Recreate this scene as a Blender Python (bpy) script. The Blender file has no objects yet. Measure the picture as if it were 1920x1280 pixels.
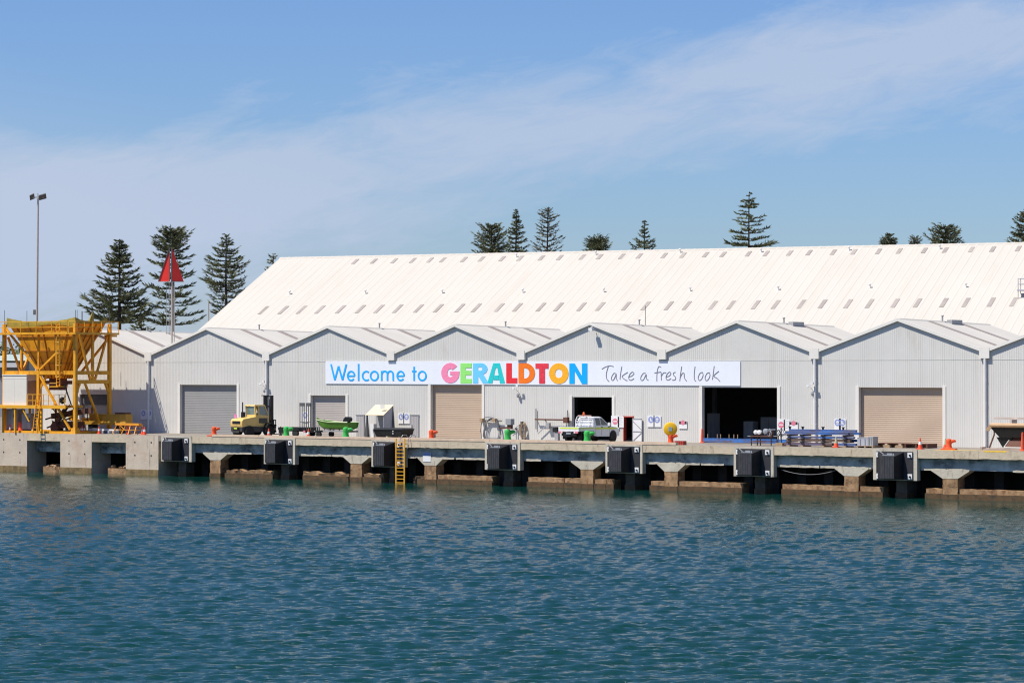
import bpy, math, random
import numpy as np
from mathutils import Vector, Matrix

# ------------------------------------------------------------------ camera
# world: the warehouse front is the plane y=0, wharf deck z=0, x runs along the wall
FPX = 5200.0                       # focal length in photo pixels (photo 1920x1280)
YAW = math.radians(36.37)
PITCH = math.atan(58 / FPX)
CX, CY, CZ = 140.9, -192.5, 5.75
scene = bpy.context.scene
cam_d = bpy.data.cameras.new('camera')
cam = bpy.data.objects.new('camera', cam_d)
scene.collection.objects.link(cam)
cam.location = (CX, CY, CZ)
cam.rotation_euler = (math.pi / 2 + PITCH, 0, YAW)
cam_d.sensor_width = 36.0
cam_d.lens = FPX / 1920 * 36
cam_d.clip_start = 1.0
cam_d.clip_end = 20000
scene.camera = cam
scene.cycles.filter_width = 1.15

# ------------------------------------------------------------------ light
SUN = Vector((-0.70, -1.0, 1.91)).normalized()       # towards the sun
EL = math.asin(SUN.z)
sun_d = bpy.data.lights.new('sun', 'SUN')
sun_d.energy = 5.0
sun_d.angle = math.radians(0.53)
sun_d.color = (1.0, 0.945, 0.86)
sun = bpy.data.objects.new('sun', sun_d)
scene.collection.objects.link(sun)
sun.rotation_euler = SUN.to_track_quat('Z', 'Y').to_euler()
scene.view_settings.view_transform = 'Standard'
scene.view_settings.look = 'None'
scene.view_settings.gamma = 1.0
scene.view_settings.exposure = 0.25

world = bpy.data.worlds.new('World')
scene.world = world
world.use_nodes = True
nt = world.node_tree
nt.nodes.clear()
def WN(t, **k):
    n = nt.nodes.new(t)
    for a, b in k.items(): setattr(n, a, b)
    return n
def wmath(op, a, b=None, c=None, clamp=False):
    n = WN('ShaderNodeMath', operation=op, use_clamp=clamp)
    for i, v in enumerate((a, b, c)):
        if v is None: continue
        if isinstance(v, (int, float)): n.inputs[i].default_value = v
        else: nt.links.new(v, n.inputs[i])
    return n.outputs[0]
sky = WN('ShaderNodeTexSky', sky_type='NISHITA', sun_disc=False, sun_elevation=EL,
         sun_rotation=math.atan2(SUN.x, SUN.y), altitude=0.0, air_density=1.15, dust_density=0.25, ozone_density=3.0)
geo = WN('ShaderNodeTexCoord')
dotn = WN('ShaderNodeVectorMath', operation='DOT_PRODUCT')
dotn.inputs[1].default_value = (math.cos(YAW), math.sin(YAW), 0)     # a fixed compass bearing
nt.links.new(geo.outputs['Generated'], dotn.inputs[0])
sep = WN('ShaderNodeSeparateXYZ')
nt.links.new(geo.outputs['Generated'], sep.inputs[0])
A, B = dotn.outputs['Value'], sep.outputs['Z']
# coordinates along (s) and across (t) the drifting cirrus band
s_ = wmath('ADD', wmath('MULTIPLY', A, 0.982), wmath('MULTIPLY', B, 0.19))
t_ = wmath('SUBTRACT', wmath('MULTIPLY', B, 0.982), wmath('MULTIPLY', A, 0.19))
def wnoise(fs, ft, z, detail, rough, dist):
    c = WN('ShaderNodeCombineXYZ'); nt.links.new(wmath('MULTIPLY', s_, fs), c.inputs[0]); nt.links.new(wmath('MULTIPLY', t_, ft), c.inputs[1]); c.inputs[2].default_value = z
    n = WN('ShaderNodeTexNoise'); n.inputs['Scale'].default_value = 1.0; n.inputs['Detail'].default_value = detail; n.inputs['Roughness'].default_value = rough; n.inputs['Distortion'].default_value = dist
    nt.links.new(c.outputs[0], n.inputs['Vector']); return n.outputs[0]
nz = wmath('ADD', wmath('MULTIPLY', wnoise(11, 34, 0.0, 8, 0.6, 0.6), 0.62), wmath('MULTIPLY', wnoise(30, 110, 3.7, 8, 0.7, 0.8), 0.42))
band = wmath('SUBTRACT', t_, 0.083)
gauss = wmath('POWER', 2.718, wmath('MULTIPLY', wmath('MULTIPLY', band, band), -1300.0))
low = wmath('MULTIPLY', wmath('SUBTRACT', 0.062, wmath('ADD', B, wmath('MULTIPLY', A, 0.30))), 15.0, clamp=True)   # hazy veil low down
dens = wmath('ADD', wmath('MULTIPLY', gauss, 0.44), wmath('MULTIPLY', low, 0.20))
cl = wmath('SUBTRACT', wmath('ADD', nz, dens), 0.68)
cl = wmath('MULTIPLY', cl, 3.3, clamp=True)
cl = wmath('ADD', wmath('MULTIPLY', cl, 0.78), wmath('MULTIPLY', low, 0.30), clamp=True)
tint = WN('ShaderNodeMix', data_type='RGBA', blend_type='MULTIPLY'); tint.inputs[0].default_value = 1.0
tint.inputs[7].default_value = (0.60, 0.775, 1.15, 1)
nt.links.new(sky.outputs[0], tint.inputs[6])
mixc = WN('ShaderNodeMix', data_type='RGBA')
SKY_CLOUD = (4.75, 5.6, 7.2, 1)
mixc.inputs[7].default_value = SKY_CLOUD
nt.links.new(cl, mixc.inputs[0]); nt.links.new(tint.outputs[2], mixc.inputs[6])
bg = WN('ShaderNodeBackground'); bg.inputs['Strength'].default_value = 0.088
nt.links.new(mixc.outputs[2], bg.inputs[0])
wo = WN('ShaderNodeOutputWorld'); nt.links.new(bg.outputs[0], wo.inputs[0])

# ------------------------------------------------------------------ pixel <-> place helpers
_r = Vector((math.cos(YAW), math.sin(YAW), 0)); _f0 = Vector((-math.sin(YAW), math.cos(YAW), 0)); _z = Vector((0, 0, 1))
_f = _f0 * math.cos(PITCH) + _z * math.sin(PITCH); _u = _z * math.cos(PITCH) - _f0 * math.sin(PITCH)
_C = Vector((CX, CY, CZ))
def ray(u, v): return _f + _r * ((u - 960) / FPX) + _u * ((640 - v) / FPX)
def W(u, v, Y=0.0):                      # point on the upright plane y=Y
    d = ray(u, v); return _C + d * ((Y - CY) / d.y)
def X(u, Y=0.0): return W(u, 698, Y).x
def Zt(u, v, Y=0.0): return W(u, v, Y).z
def far(u, v, D):                        # point at distance D along the view axis
    d = ray(u, v); return _C + d * D

# ------------------------------------------------------------------ materials
def sr(r, g, b):
    f = lambda c: (c / 255 / 12.92) if c / 255 <= 0.04045 else ((c / 255 + 0.055) / 1.055) ** 2.4
    return (f(r), f(g), f(b))
_M = {}
def mat(name, col, rough=0.6, metal=0.0, var=0.12, scale=1.2, stain=None, stain_amt=0.0, stain_scale=(0.5, 0.5, 0.5), bump=0.0, bump_scale=6.0, spec=0.4, thr=0.5, lines=None, streak=None):
    if name in _M: return _M[name]
    m = bpy.data.materials.new(name); _M[name] = m
    m.use_nodes = True
    t = m.node_tree; b = t.nodes['Principled BSDF']
    b.inputs['Roughness'].default_value = rough; b.inputs['Metallic'].default_value = metal
    b.inputs['Specular IOR Level'].default_value = spec
    tc = t.nodes.new('ShaderNodeTexCoord')
    no = t.nodes.new('ShaderNodeTexNoise'); no.inputs['Scale'].default_value = scale; no.inputs['Detail'].default_value = 5; no.inputs['Roughness'].default_value = 0.65
    t.links.new(tc.outputs['Object'], no.inputs['Vector'])
    mp = t.nodes.new('ShaderNodeMapRange'); mp.inputs[1].default_value = 0.3; mp.inputs[2].default_value = 0.7
    mp.inputs[3].default_value = 1 - var; mp.inputs[4].default_value = 1 + var * 0.6
    t.links.new(no.outputs[0], mp.inputs[0])
    mx = t.nodes.new('ShaderNodeMix'); mx.data_type = 'RGBA'; mx.blend_type = 'MULTIPLY'; mx.inputs[0].default_value = 1
    mx.inputs[6].default_value = (*col, 1)
    t.links.new(mp.outputs[0], mx.inputs[7])
    out = mx.outputs[2]
    if stain:
        m2 = t.nodes.new('ShaderNodeMapping'); m2.inputs['Scale'].default_value = stain_scale
        t.links.new(tc.outputs['Object'], m2.inputs[0])
        ns = t.nodes.new('ShaderNodeTexNoise'); ns.inputs['Scale'].default_value = 1; ns.inputs['Detail'].default_value = 7; ns.inputs['Roughness'].default_value = 0.7
        t.links.new(m2.outputs[0], ns.inputs['Vector'])
        r2 = t.nodes.new('ShaderNodeMapRange'); r2.inputs[1].default_value = thr; r2.inputs[2].default_value = thr + 0.16
        r2.inputs[3].default_value = 0; r2.inputs[4].default_value = stain_amt
        t.links.new(ns.outputs[0], r2.inputs[0])
        m3 = t.nodes.new('ShaderNodeMix'); m3.data_type = 'RGBA'; m3.inputs[7].default_value = (*stain, 1)
        t.links.new(r2.outputs[0], m3.inputs[0]); t.links.new(out, m3.inputs[6]); out = m3.outputs[2]
    if streak:                           # runs of dirt or rust: (colour, amount, (sx, sy, sz), threshold)
        sc, sa, ss, st = streak
        m4 = t.nodes.new('ShaderNodeMapping'); m4.inputs['Scale'].default_value = ss; m4.inputs['Location'].default_value = (7.3, 2.1, 4.4)
        t.links.new(tc.outputs['Object'], m4.inputs[0])
        n4 = t.nodes.new('ShaderNodeTexNoise'); n4.inputs['Scale'].default_value = 1; n4.inputs['Detail'].default_value = 6; n4.inputs['Roughness'].default_value = 0.72
        t.links.new(m4.outputs[0], n4.inputs['Vector'])
        r4 = t.nodes.new('ShaderNodeMapRange'); r4.inputs[1].default_value = st; r4.inputs[2].default_value = st + 0.12; r4.inputs[3].default_value = 0; r4.inputs[4].default_value = sa
        t.links.new(n4.outputs[0], r4.inputs[0])
        m5 = t.nodes.new('ShaderNodeMix'); m5.data_type = 'RGBA'; m5.inputs[7].default_value = (*sc, 1)
        t.links.new(r4.outputs[0], m5.inputs[0]); t.links.new(out, m5.inputs[6]); out = m5.outputs[2]
    t.links.new(out, b.inputs['Base Color'])
    if bump:
        nb = t.nodes.new('ShaderNodeTexNoise'); nb.inputs['Scale'].default_value = bump_scale; nb.inputs['Detail'].default_value = 4
        t.links.new(tc.outputs['Object'], nb.inputs['Vector'])
        bp = t.nodes.new('ShaderNodeBump'); bp.inputs['Strength'].default_value = bump; bp.inputs['Distance'].default_value = 0.05
        t.links.new(nb.outputs[0], bp.inputs['Height']); t.links.new(bp.outputs[0], b.inputs['Normal'])
    if lines:                            # pressed profile of sheet metal: (axis, wavelength, strength)
        ax, wl, st = lines
        wv = t.nodes.new('ShaderNodeTexWave'); wv.bands_direction = ax; wv.inputs['Scale'].default_value = 0.314 / wl
        t.links.new(tc.outputs['Object'], wv.inputs['Vector'])
        bp = t.nodes.new('ShaderNodeBump'); bp.inputs['Strength'].default_value = st; bp.inputs['Distance'].default_value = wl * 0.2
        t.links.new(wv.outputs[0], bp.inputs['Height']); t.links.new(bp.outputs[0], b.inputs['Normal'])
    return m

M_wall = mat('wall_sheet', (0.63, 0.612, 0.562), 0.55, var=0.05, scale=0.35, stain=(0.54, 0.51, 0.45), stain_amt=0.5, stain_scale=(0.9, 1, 0.05), thr=0.54, streak=((0.50, 0.44, 0.36), 0.5, (0.35, 1, 0.10), 0.60))
M_roof = mat('shed_roof', (0.60, 0.565, 0.49), 0.75, var=0.06, scale=0.25, spec=0.15, stain=(0.52, 0.48, 0.41), stain_amt=0.3, stain_scale=(0.15, 0.7, 0.3))
M_bigroof = mat('white_roof', (0.55, 0.51, 0.445), 0.75, var=0.02, scale=0.12, spec=0.15, stain=(0.50, 0.455, 0.385), stain_amt=0.6, stain_scale=(0.8, 0.04, 0.1), thr=0.50, streak=((0.45, 0.385, 0.30), 0.4, (1.9, 0.12, 0.3), 0.60))
M_trim = mat('cream_trim', (0.76, 0.725, 0.65), 0.5, var=0.05)
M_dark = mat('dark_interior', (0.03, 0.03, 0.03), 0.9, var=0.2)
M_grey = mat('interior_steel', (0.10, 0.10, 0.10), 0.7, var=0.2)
M_sky = mat('skylight_sheet', (0.34, 0.285, 0.24), 0.5, var=0.12, scale=0.6)
M_rdgrey = mat('grey_roller', (0.29, 0.285, 0.275), 0.5, var=0.05)
M_rdtan = mat('tan_roller', (0.485, 0.365, 0.262), 0.5, var=0.05, scale=0.5)
M_rdlight = mat('pale_roller', (0.42, 0.40, 0.37), 0.5, var=0.05)
M_conc = mat('wharf_concrete', (0.56, 0.465, 0.33), 0.85, var=0.16, scale=0.9, stain=(0.30, 0.235, 0.165), stain_amt=0.6, stain_scale=(0.9, 0.9, 0.35), thr=0.52, bump=0.3, streak=((0.17, 0.085, 0.05), 0.7, (1.7, 1.7, 0.5), 0.585))
M_conc2 = mat('pale_concrete', (0.54, 0.485, 0.385), 0.85, var=0.14, scale=1.3, stain=(0.29, 0.255, 0.2), stain_amt=0.5, stain_scale=(1.5, 1.5, 0.4), thr=0.54, bump=0.3, streak=((0.14, 0.10, 0.07), 0.75, (2.6, 2.6, 0.6), 0.58))
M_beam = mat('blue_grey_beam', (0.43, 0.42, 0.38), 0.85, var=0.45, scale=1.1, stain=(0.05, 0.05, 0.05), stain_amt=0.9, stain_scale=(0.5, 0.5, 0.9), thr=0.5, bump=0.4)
M_rust = mat('rusty_concrete', (0.37, 0.225, 0.115), 0.9, var=0.5, scale=1.6, stain=(0.13, 0.042, 0.016), stain_amt=0.9, stain_scale=(1.7, 1.7, 1.1), thr=0.53, bump=0.5, streak=((0.05, 0.035, 0.025), 0.85, (1.1, 1.1, 2.2), 0.56))
M_tide = mat('tidal_growth', (0.115, 0.066, 0.028), 0.7, var=0.3, scale=3, stain=(0.03, 0.03, 0.02), stain_amt=0.8, stain_scale=(2, 2, 2))
M_block = mat('patchy_concrete', (0.55, 0.455, 0.35), 0.85, var=0.14, scale=0.6, stain=(0.42, 0.27, 0.19), stain_amt=0.55, stain_scale=(0.35, 0.35, 0.5), thr=0.5, bump=0.3, streak=((0.20, 0.15, 0.10), 0.75, (2.4, 2.4, 0.3), 0.57))
M_deck = mat('deck_concrete', (0.28, 0.245, 0.20), 0.9, var=0.2, scale=0.7, stain=(0.14, 0.12, 0.10), stain_amt=0.6, stain_scale=(0.2, 0.6, 0.5))
M_kerb = mat('kerb_concrete', (0.66, 0.49, 0.35), 0.85, var=0.16, scale=1.5, stain=(0.36, 0.27, 0.2), stain_amt=0.6, stain_scale=(2.0, 1, 1), thr=0.58)
M_ground = mat('sandy_ground', (0.25, 0.21, 0.15), 0.95, var=0.2, scale=0.05)
M_rubber = mat('black_rubber', (0.010, 0.010, 0.012), 0.6, var=0.3, scale=2.0, stain=(0.05, 0.05, 0.05), stain_amt=0.3, stain_scale=(3.5, 3.5, 0.15), thr=0.6)
M_face = mat('lit_worn_rubber', (0.042, 0.041, 0.046), 0.65, var=0.3, scale=3.0, stain=(0.24, 0.23, 0.22), stain_amt=0.55, stain_scale=(5, 5, 0.2), thr=0.58)  # fender front lighter than its sides, sunlight put into the colour; streaks are wear
M_shade_stc = mat('shaded_stained_concrete', (0.10, 0.08, 0.06), 0.85, var=0.4, scale=2.0)  # columns behind fender panels: wet stain, with the panels' shade put into the colour
M_plate = mat('dark_plate', (0.03, 0.03, 0.036), 0.6, var=0.2)
M_white = mat('white_paint', (0.78, 0.77, 0.75), 0.4, var=0.06)
M_carwhite = mat('white_car_paint', (0.76, 0.76, 0.76), 0.2, var=0.06, stain=(0.4, 0.33, 0.26), stain_amt=0.3, stain_scale=(1, 1, 2.5), thr=0.5)
M_banner = mat('banner_white', (0.80, 0.82, 0.86), 0.4, var=0.02)
M_hop = mat('hopper_yellow', (0.82, 0.365, 0.014), 0.5, var=0.2, scale=1.1, stain=(0.24, 0.09, 0.02), stain_amt=0.7, stain_scale=(1.4, 1.4, 0.5), thr=0.53)
M_yel = mat('rail_yellow', (0.80, 0.39, 0.022), 0.5, var=0.1)
M_oliv = mat('olive_tarp', (0.33, 0.25, 0.035), 0.8, var=0.25, scale=1.5)
M_fork = mat('fork_yellow', (0.78, 0.53, 0.17), 0.4, var=0.1)
M_black = mat('black_steel', (0.011, 0.011, 0.012), 0.5, var=0.3, scale=3)
M_tyre = mat('tyre', (0.022, 0.021, 0.02), 0.85, var=0.3, scale=4)
M_hub = mat('wheel_rim', (0.22, 0.22, 0.22), 0.5, 0.3, var=0.2)
M_glass = mat('window_glass', (0.05, 0.07, 0.075), 0.08, var=0.1, spec=0.8)
M_pglass = mat('cab_glass', (0.20, 0.27, 0.26), 0.1, var=0.3, scale=2, spec=0.8)
M_green = mat('boat_green', (0.085, 0.24, 0.022), 0.35, var=0.12)
M_bgreen = mat('bollard_green', (0.05, 0.44, 0.08), 0.5, var=0.2, scale=4)
M_orange = mat('bollard_orange', (0.80, 0.11, 0.03), 0.5, var=0.2, scale=4)
M_cone = mat('cone_orange', (0.80, 0.095, 0.035), 0.5, var=0.1)
M_refl = mat('cone_white', (0.75, 0.72, 0.66), 0.4, var=0.1)
M_dull = mat('cone_faded', (0.48, 0.42, 0.26), 0.7, var=0.2)
M_bluebeam = mat('beam_blue', (0.05, 0.17, 0.48), 0.55, var=0.3, stain=(0.14, 0.085, 0.06), stain_amt=0.9, stain_scale=(0.6, 3, 3), thr=0.49)
M_brown = mat('rust_brown', (0.13, 0.055, 0.035), 0.8, var=0.3, scale=2)
M_timber = mat('timber', (0.36, 0.25, 0.15), 0.85, var=0.25, scale=3)
M_fence = mat('slate_cloth', (0.055, 0.072, 0.10), 0.85, var=0.12)
M_steel = mat('galvanised', (0.38, 0.39, 0.40), 0.45, 0.4, var=0.15, scale=3)
M_red = mat('beacon_red', (0.95, 0.045, 0.03), 0.5, var=0.12, scale=0.6)
M_redframe = mat('door_red', (0.40, 0.05, 0.035), 0.5)
M_blue = mat('sign_blue', (0.27, 0.32, 0.56), 0.5, var=0.05)
M_signred = mat('sign_red', (0.70, 0.20, 0.27), 0.5, var=0.05)
M_signblk = mat('sign_black', (0.03, 0.03, 0.03), 0.5, var=0.05)
M_pipe = mat('pvc_white', (0.72, 0.70, 0.67), 0.5, var=0.05)
M_hose = mat('hose_grey', (0.16, 0.16, 0.17), 0.6, var=0.2)
M_pole = mat('pole_pale', (0.50, 0.45, 0.40), 0.6, var=0.08)
M_cream = mat('hood_cream', (0.76, 0.62, 0.40), 0.5, var=0.05)
M_greypan = mat('panel_grey', (0.40, 0.41, 0.44), 0.5, var=0.06)
M_box = mat('cabin_cream', (0.72, 0.665, 0.57), 0.5, var=0.04)
M_cab = mat('cabinet_grey', (0.36, 0.36, 0.36), 0.5, var=0.12)
M_safety = mat('safety_yellow', (0.62, 0.74, 0.03), 0.5, var=0.05)
M_beaconlamp = mat('amber_lens', (0.75, 0.13, 0.02), 0.3, var=0.05)
M_bark = mat('bark', (0.075, 0.052, 0.04), 0.9, var=0.3, scale=3)
M_leaf = mat('pine_foliage', (0.15, 0.165, 0.082), 0.75, var=0.55, scale=0.5, spec=0.25)
M_leaf2 = mat('pine_foliage_grey', (0.17, 0.17, 0.11), 0.75, var=0.5, scale=0.5, spec=0.25)
M_leaf3 = mat('bush_foliage', (0.08, 0.12, 0.045), 0.75, var=0.55, scale=0.5, spec=0.25)
M_palegreen = mat('pale_green_roof', (0.42, 0.50, 0.44), 0.6)

# ------------------------------------------------------------------ mesh helpers
COL = scene.collection
class MB:
    def __init__(s): s.v = []; s.f = []; s.m = []
    def add(s, vs, fs, mi=0):
        o = len(s.v); s.v += [tuple(v) for v in vs]
        s.f += [tuple(i + o for i in f) for f in fs]; s.m += [mi] * len(fs); return s
    def box(s, x0, x1, y0, y1, z0, z1, mi=0):
        x0, x1 = min(x0, x1), max(x0, x1); y0, y1 = min(y0, y1), max(y0, y1); z0, z1 = min(z0, z1), max(z0, z1)
        return s.add([(x0,y0,z0),(x1,y0,z0),(x1,y1,z0),(x0,y1,z0),(x0,y0,z1),(x1,y0,z1),(x1,y1,z1),(x0,y1,z1)],
              [(0,3,2,1),(4,5,6,7),(0,1,5,4),(1,2,6,5),(2,3,7,6),(3,0,4,7)], mi)
    def hexa(s, bot, top, mi=0):          # two quads -> solid
        return s.add(list(bot) + list(top), [(3,2,1,0),(4,5,6,7),(0,1,5,4),(1,2,6,5),(2,3,7,6),(3,0,4,7)], mi)
    def bar(s, p, q, w=0.1, h=None, mi=0):
        p, q = Vector(p), Vector(q); h = w if h is None else h
        d = (q - p)
        if d.length < 1e-6: return s
        d.normalize(); up = Vector((0,0,1)) if abs(d.z) < 0.95 else Vector((0,1,0))
        a = d.cross(up).normalized() * w / 2; b = a.cross(d).normalized() * h / 2
        return s.hexa([p-a-b, p+a-b, p+a+b, p-a+b][::-1], [q-a-b, q+a-b, q+a+b, q-a+b][::-1], mi)
    def cyl(s, p, q, r, r2=None, n=12, mi=0, cap=True):
        p, q = Vector(p), Vector(q); r2 = r if r2 is None else r2
        d = (q - p).normalized(); up = Vector((0,0,1)) if abs(d.z) < 0.95 else Vector((0,1,0))
        a = d.cross(up).normalized(); b = d.cross(a)
        vs = []
        for c, rr in ((p, r), (q, r2)):
            for i in range(n):
                t = 2 * math.pi * i / n; vs.append(c + a * math.cos(t) * rr + b * math.sin(t) * rr)
        fs = [(i, (i+1) % n, n + (i+1) % n, n + i) for i in range(n)]
        if cap: fs += [tuple(range(n))[::-1], tuple(range(n, 2*n))]
        return s.add(vs, fs, mi)
    def tube(s, pts, r, n=6, mi=0, closed=False):
        pts = [Vector(p) for p in pts]
        N = len(pts); vs = []
        for i, p in enumerate(pts):
            d = (pts[min(i+1, N-1)] - pts[max(i-1, 0)])
            if closed: d = pts[(i+1) % N] - pts[i-1]
            d.normalize(); up = Vector((0,0,1)) if abs(d.z) < 0.9 else Vector((0,1,0))
            a = d.cross(up).normalized(); b = d.cross(a)
            rr = r[i] if isinstance(r, (list, tuple)) else r
            for k in range(n):
                t = 2*math.pi*k/n; vs.append(p + a*math.cos(t)*rr + b*math.sin(t)*rr)
        fs = []
        for i in range(N if closed else N-1):
            j = (i+1) % N
            for k in range(n): fs.append((i*n+k, i*n+(k+1)%n, j*n+(k+1)%n, j*n+k))
        if not closed: fs += [tuple(range(n))[::-1], tuple(range((N-1)*n, N*n))]
        return s.add(vs, fs, mi)
    def prism(s, poly, axis, a0, a1, mi=0, poly2=None):      # extrude a 2-D outline along an axis
        def mk(p, a):
            if axis == 'x': return (a, p[0], p[1])
            if axis == 'y': return (p[0], a, p[1])
            return (p[0], p[1], a)
        n = len(poly); vs = [mk(p, a0) for p in poly] + [mk(p, a1) for p in (poly2 or poly)]
        fs = [(i, (i+1) % n, n + (i+1) % n, n + i) for i in range(n)] + [tuple(range(n))[::-1], tuple(range(n, 2*n))]
        return s.add(vs, fs, mi)
    def lathe(s, prof, c=(0,0,0), n=16, axis='z', mi=0):      # prof: (r, h)
        vs = []
        for r, h in prof:
            for i in range(n):
                t = 2*math.pi*i/n; x, y = r*math.cos(t), r*math.sin(t)
                v = (x, y, h) if axis == 'z' else ((h, x, y) if axis == 'x' else (x, h, y))
                vs.append((v[0]+c[0], v[1]+c[1], v[2]+c[2]))
        fs = []
        for j in range(len(prof)-1):
            for i in range(n): fs.append((j*n+i, j*n+(i+1)%n, (j+1)*n+(i+1)%n, (j+1)*n+i))
        fs += [tuple(range(n))[::-1], tuple(range((len(prof)-1)*n, len(prof)*n))]
        return s.add(vs, fs, mi)
    def build(s, name, mats, parent=None, smooth=True, fix=True):
        me = bpy.data.meshes.new(name); me.from_pydata(s.v, [], s.f)
        for m in (mats if isinstance(mats, (list, tuple)) else [mats]): me.materials.append(m)
        if any(s.m): me.polygons.foreach_set('material_index', s.m)
        if fix:
            import bmesh
            bm = bmesh.new(); bm.from_mesh(me); bmesh.ops.recalc_face_normals(bm, faces=bm.faces); bm.to_mesh(me); bm.free()
        if smooth:
            me.polygons.foreach_set('use_smooth', [True] * len(me.polygons)); me.set_sharp_from_angle(angle=0.6)
        me.update()
        o = bpy.data.objects.new(name, me); COL.objects.link(o)
        if parent: o.parent = parent
        return o
def tag(o, label=None, cat=None, group=None, kind=None):
    if label: o['label'] = label
    if cat: o['category'] = cat
    if group: o['group'] = group
    if kind: o['kind'] = kind
    return o
def root(name, loc, label, cat, group=None, rz=0.0):
    o = bpy.data.objects.new(name, None); COL.objects.link(o); o.location = loc; o.rotation_euler = (0, 0, rz)
    o.empty_display_size = 0.3
    return tag(o, label, cat, group)
def copy_tree(o, parent=None):
    c = o.copy(); COL.objects.link(c)
    if parent: c.parent = parent
    for ch in list(o.children): copy_tree(ch, c)
    return c
rnd = random.Random(7)

# ================================================================== SETTING
WATER = -3.65
YQ = -8.0                                  # face of the wharf
XL, XR = X(-420, YQ), X(2500, YQ)
g = MB()
g.add([(-6000, 0.02, -0.012), (6000, 0.02, -0.012), (6000, 9000, -0.012), (-6000, 9000, -0.012)], [(0,1,2,3)])
g.build('ground', M_ground, fix=False); tag(bpy.data.objects['ground'], 'flat sandy port ground behind the wharf', 'ground', kind='structure')
dk = MB(); dk.box(XL - 150, XR + 60, YQ + 0.004, 0.0, -0.5, 0.0)
tag(dk.build('wharf_deck', M_deck), 'grey concrete wharf apron in front of the sheds', 'deck', kind='structure')
yl = MB(); u0, u1 = X(1748, YQ), X(1886, YQ)
yl.box(u0, u1, YQ + 0.05, YQ + 0.75, 0.001, 0.006)
yl.box(X(1845, YQ), X(1886, YQ), YQ - 0.006, YQ + 0.05, -0.09, 0.006)
tag(yl.build('deck_marking', mat('paint_yellow', (0.78, 0.50, 0.06), 0.7, var=0.25, scale=2)), 'worn yellow painted band on the wharf deck edge', 'marking', kind='structure')

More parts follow.
